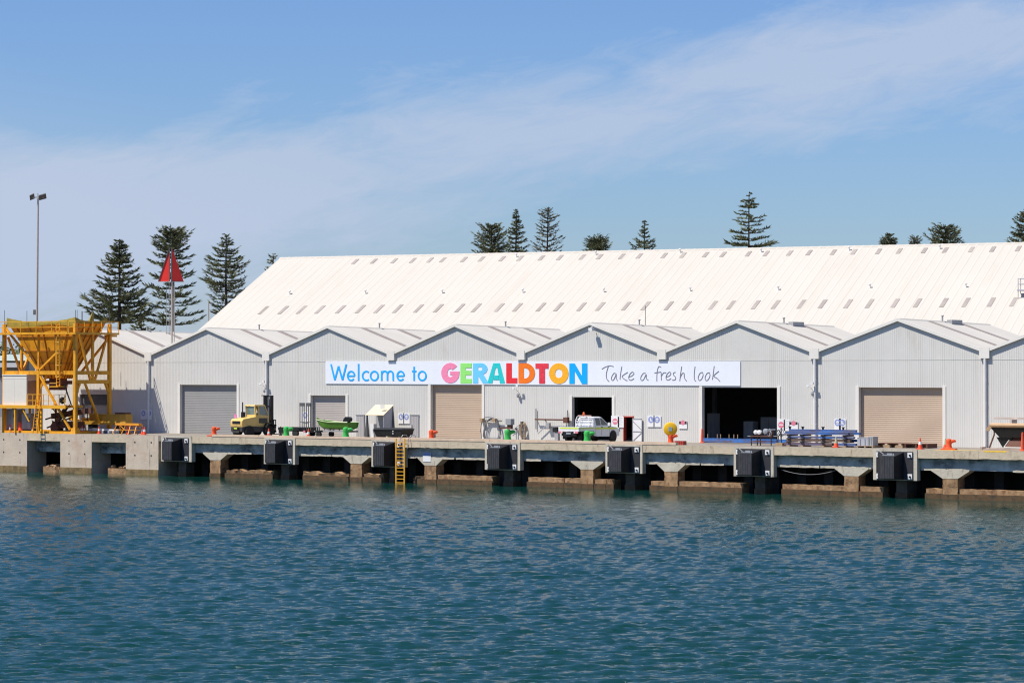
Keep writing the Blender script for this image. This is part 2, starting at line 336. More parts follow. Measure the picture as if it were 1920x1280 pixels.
# ------------------------------------------------------------------ water
def make_water():
    rs = np.random.RandomState(3)
    zs = [38.0]
    while zs[-1] < 262: zs.append(zs[-1] + min(0.5, max(0.075, 0.085 * (zs[-1] / 60) ** 1.35)))
    zs = np.array(zs); cs = np.linspace(-0.28, 0.28, 760)
    Zg, Cg = np.meshgrid(zs, cs, indexing='ij')
    fx, fy = -math.sin(YAW), math.cos(YAW); rx, ry = math.cos(YAW), math.sin(YAW)
    Px = CX + Zg * fx + Zg * Cg * rx; Py = CY + Zg * fy + Zg * Cg * ry
    H = np.zeros_like(Px)
    wind = YAW + math.pi / 2 + 0.12
    for i in range(120):
        lam = 0.34 * (3.6 / 0.34) ** rs.rand()
        a = wind + rs.randn() * 0.42
        k = 2 * math.pi / lam
        amp = 0.0066 * lam * math.exp(-(math.log(lam / 0.66) / 0.95) ** 2)
        ph = k * (Px * math.cos(a) + Py * math.sin(a)) + rs.rand() * 6.28
        H += amp * (np.sin(ph) + 0.22 * np.cos(2 * ph))
    # wind patches: calmer near the wharf
    d = np.clip((YQ - Py) / 45.0, 0, 1)
    H *= 0.06 + 0.94 * d ** 0.9
    edge = np.clip((0.28 - np.abs(Cg)) / 0.03, 0, 1) * np.clip((Zg - 38) / 4, 0, 1); H *= edge
    nz, nc = Px.shape
    ok = Py < 1.5
    V = np.stack([Px, Py, WATER + H], -1).reshape(-1, 3)
    idx = np.arange(nz * nc).reshape(nz, nc)
    q = np.stack([idx[:-1, :-1], idx[:-1, 1:], idx[1:, 1:], idx[1:, :-1]], -1)
    okq = ok[:-1, :-1] & ok[1:, 1:] & ok[:-1, 1:] & ok[1:, :-1]
    q = q[okq]
    n0 = len(V); e = -0.30
    V = np.concatenate([V, np.array([(-4000, -4000, WATER+e), (4000, -4000, WATER+e), (4000, 1.6, WATER+e), (-4000, 1.6, WATER+e)])])
    q = np.concatenate([q, np.array([[n0, n0+1, n0+2, n0+3]])])
    me = bpy.data.meshes.new('water')
    me.vertices.add(len(V)); me.vertices.foreach_set('co', V.astype(np.float32).ravel())
    me.loops.add(q.size); me.loops.foreach_set('vertex_index', q.astype(np.int32).ravel())
    me.polygons.add(len(q)); me.polygons.foreach_set('loop_start', np.arange(0, q.size, 4, dtype=np.int32))
    me.polygons.foreach_set('use_smooth', np.ones(len(q), dtype=bool))
    me.update(calc_edges=True); me.validate()
    m = bpy.data.materials.new('sea_water'); m.use_nodes = True
    t = m.node_tree; b = t.nodes['Principled BSDF']
    b.inputs['Base Color'].default_value = (0.003, 0.039, 0.032, 1)
    b.inputs['Roughness'].default_value = 0.10; b.inputs['IOR'].default_value = 1.333
    tc = t.nodes.new('ShaderNodeTexCoord')
    mp = t.nodes.new('ShaderNodeMapping'); mp.inputs['Rotation'].default_value = (0, 0, -YAW); mp.inputs['Scale'].default_value = (0.8, 1.7, 1)
    t.links.new(tc.outputs['Object'], mp.inputs[0])
    na = t.nodes.new('ShaderNodeTexNoise'); na.inputs['Scale'].default_value = 4.2; na.inputs['Detail'].default_value = 5; na.inputs['Roughness'].default_value = 0.62; na.inputs['Distortion'].default_value = 0.6
    t.links.new(mp.outputs[0], na.inputs['Vector'])
    # gusts roughen some patches more than others
    mg = t.nodes.new('ShaderNodeMapping'); mg.inputs['Rotation'].default_value = (0, 0, -YAW); mg.inputs['Scale'].default_value = (0.02, 0.055, 1)
    t.links.new(tc.outputs['Object'], mg.inputs[0])
    ng = t.nodes.new('ShaderNodeTexNoise'); ng.inputs['Scale'].default_value = 1; ng.inputs['Detail'].default_value = 3
    t.links.new(mg.outputs[0], ng.inputs['Vector'])
    mr = t.nodes.new('ShaderNodeMapRange'); mr.inputs[1].default_value = 0.35; mr.inputs[2].default_value = 0.65; mr.inputs[3].default_value = 0.55; mr.inputs[4].default_value = 1.0
    t.links.new(ng.outputs[0], mr.inputs[0])
    bp = t.nodes.new('ShaderNodeBump'); bp.inputs['Distance'].default_value = 0.085
    sx = t.nodes.new('ShaderNodeSeparateXYZ'); t.links.new(tc.outputs['Object'], sx.inputs[0])
    ml = t.nodes.new('ShaderNodeMapRange'); ml.inputs[1].default_value = YQ + 1; ml.inputs[2].default_value = YQ - 34; ml.inputs[3].default_value = 0.03; ml.inputs[4].default_value = 1.0   # sheltered water in the lee of the wharf
    t.links.new(sx.outputs['Y'], ml.inputs[0])
    mm = t.nodes.new('ShaderNodeMath'); mm.operation = 'MULTIPLY'; t.links.new(mr.outputs[0], mm.inputs[0]); t.links.new(ml.outputs[0], mm.inputs[1])
    t.links.new(mm.outputs[0], bp.inputs['Strength'])
    t.links.new(na.outputs[0], bp.inputs['Height']); t.links.new(bp.outputs[0], b.inputs['Normal'])
    me.materials.append(m)
    o = bpy.data.objects.new('water', me); COL.objects.link(o)
    tag(o, 'choppy blue green harbour water', 'water', kind='structure')
make_water()

# ================================================================== WHARF
wharf = root('concrete_wharf', (0, YQ, 0), 'long weathered concrete wharf wall standing in the harbour water', 'wharf')
def wl(m, name, mt, label=None):          # wharf part in wharf-local coordinates
    o = m.build(name, mt, wharf)
    o.location = (0, -YQ, 0)
    if label: o['label'] = label
    return o
PANELS = [303, 495.6, 697.3, 909.8, 1135.8, 1376.2, 1637.5, 1931]
PW = [57, 58.3, 61, 66, 69.2, 74.6, 82.3, 92]
# fascia, cast in lengths between the fender panels, joints left open
xs = [X(p, YQ) for p in PANELS]; xe = [X(p + w, YQ) for p, w in zip(PANELS, PW)]
XF = X(300, YQ)
segs = []
for i in range(len(xs)):
    segs.append((xe[i] + 0.02, (xs[i+1] - 0.02) if i + 1 < len(xs) else XR + 40))
for a, b in segs:
    n = 20; top, bot = [], []
    m = MB(); mid = a + (b - a) * 0.55
    for (p, q) in ((a, mid - 0.008), (mid + 0.008, b)):
        m2 = MB()
        k = max(3, int((q - p) / 0.35)); vs = []
        for i in range(k + 1):
            x = p + (q - p) * i / k
            dz = rnd.uniform(-0.02, 0.035) if 0 < i < k else 0
            vs += [(x, YQ, -0.002), (x, YQ, -0.62 + dz), (x, YQ + 0.40, -0.62 + dz), (x, YQ + 0.40, -0.002)]
        fs = []
        for i in range(k):
            o = i * 4
            for j in range(4): fs.append((o + j, o + (j+1) % 4, o + 4 + (j+1) % 4, o + 4 + j))
        fs += [(0, 1, 2, 3), (k*4+3, k*4+2, k*4+1, k*4)]
        m.add(vs, fs)
    wl(m, 'fascia_beam', M_conc)
# fender panels: a recessed face between two pillars
for a, b in zip(xs, xe):
    m = MB(); m.box(a, b, YQ - 0.05, YQ + 0.46, -2.32, -0.002)
    wl(m, 'fender_panel', M_conc2)
# back beam
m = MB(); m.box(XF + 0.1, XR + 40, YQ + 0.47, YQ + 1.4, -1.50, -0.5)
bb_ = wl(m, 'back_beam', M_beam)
for p, q in zip(xe, xs[1:] + [XR + 40]):  # broken lip along the beam foot, sunlight put into its pale colour
    x = p + 0.1
    while x < q - 0.3:
        l = min(rnd.uniform(1.2, 4.5), q - 0.1 - x)
        if rnd.random() < 0.72:
            m = MB(); k = max(2, int(l / 0.3)); vs = []
            for i in range(k + 1):
                e = rnd.uniform(-.02, .02); y_ = YQ + 0.39 + rnd.uniform(0, .04)
                vs += [(x + l*i/k, y_, -1.55 + e), (x + l*i/k, y_, -1.37 + e), (x + l*i/k, YQ + 0.468, -1.36 + e), (x + l*i/k, YQ + 0.468, -1.53 + e)]
            m.add(vs, [(i*4+j, i*4+(j+1) % 4, i*4+4+(j+1) % 4, i*4+4+j) for i in range(k) for j in range(4)] + [(0,1,2,3), (k*4+3, k*4+2, k*4+1, k*4)])
            m.build('sunlit_ledge', M_conc2, bb_)
        x += l + rnd.uniform(0, .3)
# columns
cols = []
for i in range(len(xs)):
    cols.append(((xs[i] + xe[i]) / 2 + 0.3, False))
for uc in (405, 669, 808, 1101.5, 1259, 1597, 1782): cols.append((X(uc, YQ + 0.5), True))
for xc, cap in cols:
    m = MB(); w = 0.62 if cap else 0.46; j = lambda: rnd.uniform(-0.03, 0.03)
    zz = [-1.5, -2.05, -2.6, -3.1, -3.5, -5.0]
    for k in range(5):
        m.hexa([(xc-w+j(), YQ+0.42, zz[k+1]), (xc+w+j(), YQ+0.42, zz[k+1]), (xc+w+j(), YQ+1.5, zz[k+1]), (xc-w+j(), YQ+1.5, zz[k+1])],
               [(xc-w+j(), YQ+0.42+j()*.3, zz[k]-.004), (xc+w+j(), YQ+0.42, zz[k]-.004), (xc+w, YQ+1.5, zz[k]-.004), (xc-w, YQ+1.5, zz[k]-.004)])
    co = wl(m, 'column', M_rust if cap else M_shade_stc)
    tm = MB(); tm.box(xc - w - 0.04, xc + w + 0.04, YQ + 0.36, YQ + 1.5, -4.9, -3.28)
    to = tm.build('tide_band', M_tide, co)
    if cap:
        m = MB(); L = rnd.choice([1.35, 1.5, 1.6])
        m.prism([(xc-L, -1.44), (xc+L, -1.44), (xc+L*0.98, -1.56), (xc+w, -2.12), (xc-w, -2.12), (xc-L*0.98, -1.56)], 'y', YQ + 0.40, YQ + 1.3)
        m.build('capital', M_conc2, co)
# low beams at the waterline
LOW = [(424, 513, 1), (570, 655, 1), (682, 717, 1), (778, 797, 1), (820, 924, 0), (990, 1057, 0), (1058.5, 1089, 0), (1114, 1137, 0), (1138.5, 1152, 0), (1220, 1246, 0), (1272, 1393, 0), (1467, 1583, 0), (1612, 1656, 0), (1736, 1767, 0), (1798, 1990, 0)]
for a, b, broken in LOW:
    xa, xb = X(a, YQ + 0.55), X(b, YQ + 0.55)
    m = MB(); k = max(2, int((xb - xa) / 0.4)); vs = []
    for i in range(k + 1):
        x = xa + (xb - xa) * i / k; e = (0.16 if broken else 0.03)
        t = -2.86 - rnd.uniform(0, e * 1.6); f = YQ + 0.55 + rnd.uniform(-e, e) * 0.6
        vs += [(x, f, t), (x, f + rnd.uniform(0, e), -3.3), (x, f + e * 0.5, -4.6), (x, YQ + 1.5, -4.6), (x, YQ + 1.5, t)]
    fs = []
    for i in range(k):
        for j in range(5): fs.append((i*5+j, i*5+(j+1) % 5, i*5+5+(j+1) % 5, i*5+5+j))
    fs += [(0,1,2,3,4), tuple(k*5+i for i in (4,3,2,1,0))]
    m.add(vs, fs)
    lo = wl(m, 'low_beam', M_rust)
    tm = MB(); tm.box(xa - 0.02, xb + 0.02, YQ + 0.40, YQ + 0.50, -4.6, -3.24)
    tm.build('tide_band', M_tide, lo)
# solid blocks at the left end
BL = [(-420, 51.2), (113.6, 172.3), (236.5, 297.5)]
for a, b in BL:
    xa, xb = X(a, YQ), X(b, YQ)
    m = MB(); m.box(xa, xb, YQ - 0.02, YQ + 2.5, -5, -0.003)
    bo = wl(m, 'end_block', M_block)
    h = MB()
    for fx_ in (0.28, 0.78):
        for zz in (-0.65, -1.85):
            if b < 60:
                h.cyl((xb - 4.4 * (1 - fx_), YQ - 0.026, zz), (xb - 4.4 * (1 - fx_), YQ - 0.02, zz), 0.09)
            else:
                h.cyl((xa + (xb - xa) * fx_, YQ - 0.026, zz), (xa + (xb - xa) * fx_, YQ - 0.02, zz), 0.09)
    h.build('tie_hole', M_dark, bo)
    tm = MB(); tm.box(xa - 0.01, xb + 0.01, YQ - 0.05, YQ - 0.022, -4.6, -3.12)
    tm.build('tide_band', mat('tide_stain', (0.24, 0.165, 0.07), 0.8, var=0.3, scale=1.5, stain=(0.08, 0.06, 0.03), stain_amt=0.8, stain_scale=(1, 1, 1.2), thr=0.45), bo)
for a, b in ((51.2, 113.6), (172.3, 236.5)):
    xa, xb = X(a, YQ), X(b, YQ)
    m = MB(); m.box(xa + 0.004, xb - 0.004, YQ - 0.012, YQ + 0.5, -0.70, -0.004)
    wl(m, 'fascia_beam', M_conc)
    m = MB(); m.box(xa + 0.1, xb - 0.1, YQ + 1.05, YQ + 1.8, -1.75, -0.5)
    wl(m, 'back_beam', M_beam)
    m = MB(); k = 14
    for i in range(26):
        x = rnd.uniform(xa + 1.2, xb - 0.3); s = rnd.uniform(0.12, 0.3)
        m.lathe([(0.02, -s), (s * 0.8, -s * 0.5), (s, 0.0), (s * 0.6, s * 0.5), (0.02, s * 0.6)], (x, YQ + 1.2 + rnd.random() * 0.6, -3.05 + rnd.uniform(-0.12, 0.1)), n=7)
    m.box(xa + 1.0, xb - 0.1, YQ + 1.1, YQ + 2.0, -4.5, -3.15)
    wl(m, 'rubble_ledge', M_rust)
# dark retaining wall under the deck
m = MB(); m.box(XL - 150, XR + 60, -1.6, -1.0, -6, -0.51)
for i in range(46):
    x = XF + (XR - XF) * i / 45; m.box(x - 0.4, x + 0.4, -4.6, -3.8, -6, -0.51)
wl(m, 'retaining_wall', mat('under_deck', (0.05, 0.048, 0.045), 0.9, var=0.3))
# slack cable hanging below the beam
m = MB(); pa, pb = W(1465, 880, YQ + 0.55), W(1577, 878, YQ + 0.55)
m.tube([pa.lerp(pb, t) + Vector((0, 0, -0.42 * 4 * t * (1 - t))) for t in [i / 14 for i in range(15)]], 0.025, 5)
wl(m, 'cable', M_hose)
# kerb on the deck edge
m = MB(); xa, xb = X(398, YQ), X(1268, YQ); x = xa
while x < xb:
    l = min(rnd.uniform(5.5, 7), xb - x); m.box(x, x + l - 0.03, YQ - 0.03, YQ + 0.36, 0.0005, 0.20 + rnd.uniform(-0.012, 0.012)); x += l
tag(m.build('kerb', M_kerb), 'low peach coloured concrete kerb along the wharf edge', 'kerb', kind='structure')

# ---- fenders
def make_fender():
    r = root('rubber_fender', (0, 0, 0), 'x', 'fender', 'black rubber fenders bolted to the wharf face')
    m = MB()
    b = 0.06; w, h0, h1 = 1.42, -1.0, 1.0
    pw, p0, p1 = 0.56, -0.92, 0.70; d = -1.15
    # body: base on the plate, narrowing to a flat bearing face
    base = [(-w, -b, h0), (w * 0.55, -b, h0), (w * 0.55, -b, h1), (-w, -b, h1)]
    face = [(-pw, d, p0), (pw, d, p0), (pw, d, p1), (-pw, d, p1)]
    m.hexa(base, face)
    m.build('rubber_body', M_rubber, r)
    m = MB(); m.box(-pw - 0.03, pw + 0.03, d - 0.09, d - 0.002, p0 - 0.02, p1 + 0.02)
    for k in range(5): x = -pw + 0.12 + k * (2 * pw - 0.24) / 4; m.box(x - 0.03, x + 0.03, d - 0.105, d - 0.09, p0, p1)
    m.build('bearing_face', M_face, r)
    m = MB(); m.box(-w - 0.12, w + 0.12, -b, -0.002, h0 - 0.04, h1 + 0.05); m.build('mount_plate', M_plate, r)
    for sx in (-1, 1):
        for z in (h0 + 0.2, h1 - 0.2):
            m = MB(); x = sx * (w - 0.1)
            m.box(x - 0.19, x + 0.19, -b - 0.05, -b - 0.002, z - 0.19, z + 0.19)
            m.cyl((x + 0.03, -b - 0.13, z - 0.02), (x + 0.03, -b - 0.05, z - 0.02), 0.075, mi=1)
            m.build('bolt_plate', [M_white, M_black], r)
    m = MB(); m.box(-pw + .02, pw * 0.6, d * 0.8, d * 0.6, p1 + 0.05, p1 + 0.12); m.box(-0.2, 0.25, d * 0.75, d * 0.65, p1 + 0.12, p1 + 0.24); m.bar((.3, d * .7, p1 + .2), (.5, d * .9, p1 + .04), .05); m.bar((-pw, d * 0.6, p1 + 0.15), (-w + .1, -b, h1 + 0.1), 0.05)
    m.build('chain_bracket', M_steel, r)
    return r
f0 = make_fender()
flab = ['fender nearest the solid wharf blocks, below the grey roller door', 'fender under the forklift end of the wharf, below the small traffic cone', 'fender directly left of the yellow ladder',
        'fender below the tan roller door, under the wall hose', 'fender below the white utility truck and open red door', 'fender below the wide dark open doorway', 'fender below the orange and white cone at the right']
for i in range(7):
    f = f0 if i == 0 else copy_tree(f0)
    f.location = ((xs[i] + xe[i]) / 2 - 0.02, YQ - 0.052, -1.22)
    f['label'] = 'black rubber ' + flab[i]
# ---- ladder
lx = X(751.5, YQ - 0.4)
lr = root('ladder', (lx, YQ - 0.05, 0), 'yellow steel ladder running down the wharf face into the water', 'ladder')
m = MB(); ld = [(-0.45), 0.45]
for x in ld: m.bar((x, -0.42, -4.2), (x, -0.42, 0.15), 0.11, 0.07)
m.build('side_rail', M_yel, lr)
m = MB()
for i in range(13): m.bar((-0.41, -0.42, -3.9 + i * 0.31), (0.41, -0.42, -3.9 + i * 0.31), 0.055)
m.build('rung', M_yel, lr)
m = MB()
for x in ld:
    for z in (-0.3, -2.2): m.bar((x, -0.42, z), (x, 0.02, z), 0.06)
m.build('wall_bracket', M_yel, lr)
m = MB()
for x0 in (-0.45, 0.45):
    m.tube([(x0 + 0.22, -0.3, -0.7), (x0 + 0.22, -0.15, 0.1), (x0 + 0.26, 0.15, 0.42), (x0 + 0.3, 0.65, 0.42), (x0 + 0.3, 0.8, 0.0)], 0.028, 6)
m.build('hand_hoop', M_steel, lr)
# ---- notice under the deck edge
p = W(801, 856, YQ + 0.42)
sg = root('notice_board', (p.x, YQ + 0.40, p.z), 'blue topped white notice board on the beam above a wharf column', 'sign')
m = MB(); m.box(-0.42, 0.42, -0.03, 0, -0.42, 0.36); m.build('board', M_white, sg)
m = MB(); m.box(-0.40, 0.40, -0.036, -0.031, 0.08, 0.34); m.build('header', M_blue, sg)

# ================================================================== SAWTOOTH WAREHOUSE
VU = [280, 501, 735, 979, 1243, 1529, 1848]            # valleys, photo columns
VX = [X(u) for u in VU]
pit = (VX[-1] - VX[0]) / 6
VX = [VX[0] - pit] + VX + [VX[-1] + pit, VX[-1] + 2 * pit]
ZV, ZP = 7.45, 9.95                                    # roof heights at valley and ridge (front)
OV = -0.17                                             # eaves overhang
DEP = 15.5; FALL = 0.016
ware = root('warehouse', (0, 0, 0), 'row of joined pale grey corrugated sheds with a sawtooth gable roofline', 'warehouse')
def roofz(x, top=ZP, val=ZV):
    for a, b in zip(VX, VX[1:]):
        if a <= x <= b:
            t = (x - a) / (b - a); return val + (top - val) * (1 - abs(2 * t - 1))
    return val
OPEN = [  # u0, u1, vtop, kind
    (338, 444.5, 721, 'grey'), (583, 648.5, 741, 'grey2'), (808, 904, 722, 'tan'), (1073, 1148, 744, 'open'),
    (1170.5, 1187, 782, 'red'), (1317, 1457.6, 726, 'open'), (1610.6, 1767.6, 726, 'tan'), (150, 206, 739, 'pale')]
ops = [(X(a), X(b), Zt(a, v), k) for a, b, v, k in OPEN]
m = MB(); RIB = 0.19; x0, x1 = VX[0], VX[-1]
bp = []
x = x0
while x < x1:
    for d, y in ((0, 0.0), (0.10, 0.0), (0.125, -0.011), (0.165, -0.011)): bp.append((x + d, y))
    x += RIB
bx = np.array([b[0] for b in bp]); by = np.array([b[1] for b in bp])
extra = [e for o in ops for e in o[:2]] + VX + [(a + b) / 2 for a, b in zip(VX, VX[1:])]
allx = sorted(set([float(b) for b in bx if b <= x1] + [e for e in extra if x0 <= e <= x1]))
for a, b in zip(allx, allx[1:]):
    if b - a < 1e-5: continue
    ya, yb = float(np.interp(a, bx, by)), float(np.interp(b, bx, by)); mid = (a + b) / 2
    z0 = 0.0
    for oa, ob, oz, k in ops:
        if oa <= mid <= ob: z0 = oz
    m.add([(a, ya, z0), (b, yb, z0), (b, yb, roofz(b) - 0.06), (a, ya, roofz(a) - 0.06)], [(0,1,2,3)])
o = m.build('corrugated_wall', M_wall, ware, smooth=False, fix=False)
# left end wall, back wall
m = MB(); m.box(x0 - 0.02, x0 + 0.1, 0.0, DEP, 0, ZV - 0.1); m.box(x0, x1, DEP - 0.15, DEP - 0.05, 0, ZV - 0.4)
m.box(x1 - 0.1, x1, 0.05, DEP - 0.2, 0, ZV - 0.1)
m.build('side_wall', M_wall, ware)
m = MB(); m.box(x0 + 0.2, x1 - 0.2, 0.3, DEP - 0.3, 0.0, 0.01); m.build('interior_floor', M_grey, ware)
m = MB(); m.box(x0 + 0.2, x1 - 0.2, DEP - 0.3, DEP - 0.2, 0.01, ZV - 0.5); m.build('interior_dark_sheet', M_dark, ware)  # near-black back sheet, the shade inside the doorways put into its colour
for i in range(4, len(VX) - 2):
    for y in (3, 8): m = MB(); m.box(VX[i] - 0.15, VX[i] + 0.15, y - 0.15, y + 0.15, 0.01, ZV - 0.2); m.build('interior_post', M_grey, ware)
# horizontal lap line flashing across the gables
for i, (a, b) in enumerate(zip(VX, VX[1:])):
    pk = (a + b) / 2
    t = 0.10
    rf = MB()
    y0, y1 = OV, DEP; f = DEP * FALL
    for s, (xa, xb) in enumerate(((a, pk), (pk, b))):
        za, zb = (ZV, ZP) if s == 0 else (ZP, ZV)
        rf.hexa([(xa, y0, za - t), (xb, y0, zb - t), (xb, y1, zb - t - f), (xa, y1, za - t - f)],
                [(xa, y0, za), (xb, y0, zb), (xb, y1, zb - f), (xa, y1, za - f)])
    # ridge capping and seams
    rf.hexa([(pk - 0.22, y0, ZP - 0.075), (pk + 0.22, y0, ZP - 0.075), (pk + 0.22, y1, ZP - 0.075 - f), (pk - 0.22, y1, ZP - 0.075 - f)],
            [(pk - 0.1, y0, ZP + 0.035), (pk + 0.1, y0, ZP + 0.035), (pk + 0.1, y1, ZP + 0.035 - f), (pk - 0.1, y1, ZP + 0.035 - f)])
    ro = rf.build('shed_roof', mat('shed_roof', None), ware)
    for yy in (4.3, 9.6):
        sk = MB(); dz = -f * yy / DEP
        for dirn in (1, -1):
            xa, xb = (pk + 0.25, pk + (b - pk) * 0.86) if dirn > 0 else (pk - (pk - a) * 0.86, pk - 0.25)
            q = lambda xx: ZP - (ZP - ZV) * abs(xx - pk) / ((b - a) / 2) + dz
            sk.hexa([(xa, yy, q(xa) + 0.002), (xb, yy, q(xb) + 0.002), (xb, yy + 0.75, q(xb) + 0.002), (xa, yy + 0.75, q(xa) + 0.002)],
                    [(xa, yy, q(xa) + 0.03), (xb, yy, q(xb) + 0.03), (xb, yy + 0.75, q(xb) + 0.03), (xa, yy + 0.75, q(xa) + 0.03)])
        sk.build('skylight', M_sky, ro)
    vt = MB(); zz = ZP - f * 7.3 / DEP
    vt.cyl((pk, 7.3, zz - 0.05), (pk, 7.3, zz + 0.42), 0.07); vt.cyl((pk, 7.3, zz + 0.42), (pk, 7.3, zz + 0.5), 0.11)
    vt.build('roof_vent', M_cab, ro)
    if i >= 5:
        vt = MB(); vt.box(pk + 0.15, pk + 0.6, 7.8, 9.6, zz - 0.2, zz + 0.14); vt.build('ridge_ventilator', M_cab, ro)
    # barge boards with a lit upper face
    bb = MB()
    for s, (xa, xb) in enumerate(((a + 0.42, pk), (pk, b - 0.42))):
        za, zb = roofz(xa), roofz(xb)
        bb.hexa([(xa, OV - 0.05, za - 0.20), (xb, OV - 0.05, zb - 0.20), (xb, OV - 0.002, zb - 0.20), (xa, OV - 0.002, za - 0.20)],
                [(xa, OV - 0.05, za + 0.03), (xb, OV - 0.05, zb + 0.03), (xb, OV - 0.002, zb + 0.03), (xa, OV - 0.002, za + 0.03)])
    bb.build('barge_board', M_trim, ware)
    m = MB(); m.box(a + 0.15, b - 0.15, -0.036, -0.03, ZV - 0.71, ZV - 0.69); m.build('lap_flashing', M_wall, ware)
for i, vx in enumerate(VX[1:-1]):
    m = MB(); m.box(vx - 0.42, vx + 0.42, OV - 0.08, OV + 0.15, ZV - 0.62, ZV + 0.20); m.build('gutter_head', M_trim, ware)
    vis = VU[i] if i < len(VU) else 3000
    m = MB()
    lowz = 5.2 if vis in (735, 979, 1243) else 0.0
    if lowz: continue
    m.cyl((vx + 0.02, -0.13, 0.0), (vx + 0.02, -0.13, ZV - 0.6), 0.12, n=10)
    for z in (1.6, 3.4, 5.2): m.box(vx - 0.11, vx + 0.15, -0.2, -0.03, z, z + 0.05)
    m.build('downpipe', M_pipe, ware)
# doors
for (xa, xb, zt, k) in ops:
    fr = MB(); fw = 0.27 if k not in ('red',) else 0.07
    if k == 'pale': fw = 0.2
    fr.box(xa - fw, xa, -0.06, 0.31, 0, zt + 0.12); fr.box(xb, xb + fw, -0.06, 0.31, 0, zt + 0.12)
    if k == 'red': fr.box(xa, xb, -0.07, 0.1, zt, zt + 0.1)
    else: fr.box(xa, xb, 0.03, 0.31, zt + .01, zt + 0.10)
    if k in ('open', 'red'):
        fo = fr.build('door_frame', M_redframe if k == 'red' else M_trim, ware)
        continue
    mt = {'grey': M_rdgrey, 'grey2': mat('warm_roller', (0.43, 0.39, 0.35), 0.5, var=0.05), 'tan': M_rdtan, 'pale': M_rdlight}[k]
    dr = MB(); z = 0.0; st = 0.16; vs = []; fs = []
    while z < zt + 0.2:
        for dz, dy in ((0, 0.0), (0.105, 0.0), (0.125, 0.013), (0.145, 0.013)):
            vs += [(xa - 0.05, 0.33 + dy, z + dz), (xb + 0.05, 0.33 + dy, z + dz)]
        z += st
    for i in range(0, len(vs) - 2, 2): fs.append((i, i + 1, i + 3, i + 2))
    dr.add(vs, fs)
    do = dr.build('roller_door', mt, ware, smooth=False, fix=False)
    fr.build('door_frame', M_trim, do)
    if k == 'pale':
        m = MB(); m.box(xa, xb, 0.20, 0.31, zt - 1.0, zt + 0.1); m.build('door_drum', M_grey, do)
# open red door leaf
xa = X(1187.5); xb = X(1205)
m = MB(); m.box(xa + 0.02, xb, -0.12, -0.08, 0.02, Zt(1187, 784)); lf = m.build('door_leaf', M_white, ware)
m = MB(); h = Zt(1187, 784)
for p, q in (((xa, 0.03), (xa, h)), ((xb, 0.03), (xb, h)), ((xa, h - 0.03), (xb, h - 0.03)), ((xa, h * 0.44), (xb, h * 0.44)), ((xa, h * 0.9), (xb, h * 0.5)), ((xa + 0.1, 0.1), (xb, h * 0.4))):
    m.bar((p[0], -0.14, p[1]), (q[0], -0.14, q[1]), 0.035)
m.build('brace', M_cab, lf)
for a, b in ((668.5, 683.5), (771, 785.5)):
    xa, xb = X(a), X(b); zt = Zt(a, 778)
    m = MB(); m.box(xa, xb, -0.055, -0.03, 0, zt)
    for i in range(5): x = xa + (xb - xa) * (i + .5) / 5; m.box(x - 0.02, x + 0.02, -0.068, -0.055, 0.02, zt - .05)
    so = m.build('side_door', mat('flush_door', (0.43, 0.41, 0.40), 0.5, var=0.05), ware)
    m = MB(); m.box(xa - 0.05, xb + 0.05, -0.10, -0.03, zt, zt + 0.06); m.box(xb - 0.04, xb + 0.02, -0.09, -0.03, 0, zt); m.build('door_frame', M_cab, so)
    m = MB(); m.box(xa + .08, xa + .16, -0.12, -0.055, 0.95, 1.15); m.build('door_handle', M_cab, so)
def wall_lamp(u, v):
    p = W(u, v, -0.1)
    m = MB(); m.bar((p.x, -0.02, p.z - 0.25), (p.x, -0.4, p.z), 0.04); m.box(p.x - 0.32, p.x - 0.08, -0.55, -0.42, p.z + 0.04, p.z + 0.20); m.box(p.x + 0.08, p.x + 0.3, -0.58, -0.42, p.z + 0.22, p.z + 0.42)
    m.bar((p.x - 0.2, -0.5, p.z), (p.x + 0.2, -0.5, p.z + 0.3), 0.05)
    m.lathe([(0.02, -0.7), (0.12, -0.62), (0.14, -0.45), (0.05, -0.36)], (p.x + 0.06, -0.22, p.z), n=8, mi=1)
    m.build('wall_lamp', [M_white, M_cab], ware)
for u, v in ((496.5, 722), (971.5, 730), (1523.5, 726)): wall_lamp(u, v)
p = W(1111, 617, -0.3)
m = MB(); m.box(p.x - 0.12, p.x + 0.25, -0.75, -0.40, p.z - 0.15, p.z + 0.1); m.bar((p.x, -0.6, p.z + .1), (p.x, -0.28, p.z + 0.2), 0.06); m.build('gable_lamp', M_white, ware)
# things inside the open doorways
for (u0, u1, v0, y, mt, lab, n) in ((1326, 1340, 775, 5.0, M_cab, 'grey steel locker inside the wide open doorway, at its left', 'locker'), (1426, 1457, 782, 4.0, M_grey, 'dark green cabinet just inside the wide open doorway, at its right', 'cabinet'), (1394, 1412, 790, 6.0, M_cab, 'grey machine box deep inside the wide open doorway', 'machine_box')):
    a, b = X(u0, y), X(u1, y); zt = Zt((u0 + u1) / 2, v0, y)
    r = root(n, ((a + b) / 2, y, 0.01), lab, 'cabinet'); w = (b - a) / 2
    m = MB(); m.box(-w, w, 0, 0.8, 0, zt); m.build('body', mt, r)
    m = MB(); m.box(-w + .05, -0.02, -0.03, -0.002, 0.1, zt - .1); m.build('door', mt, r)
    m = MB(); m.box(0.02, w - .05, -0.03, -0.002, 0.1, zt - .1); m.build('door', mt, r)

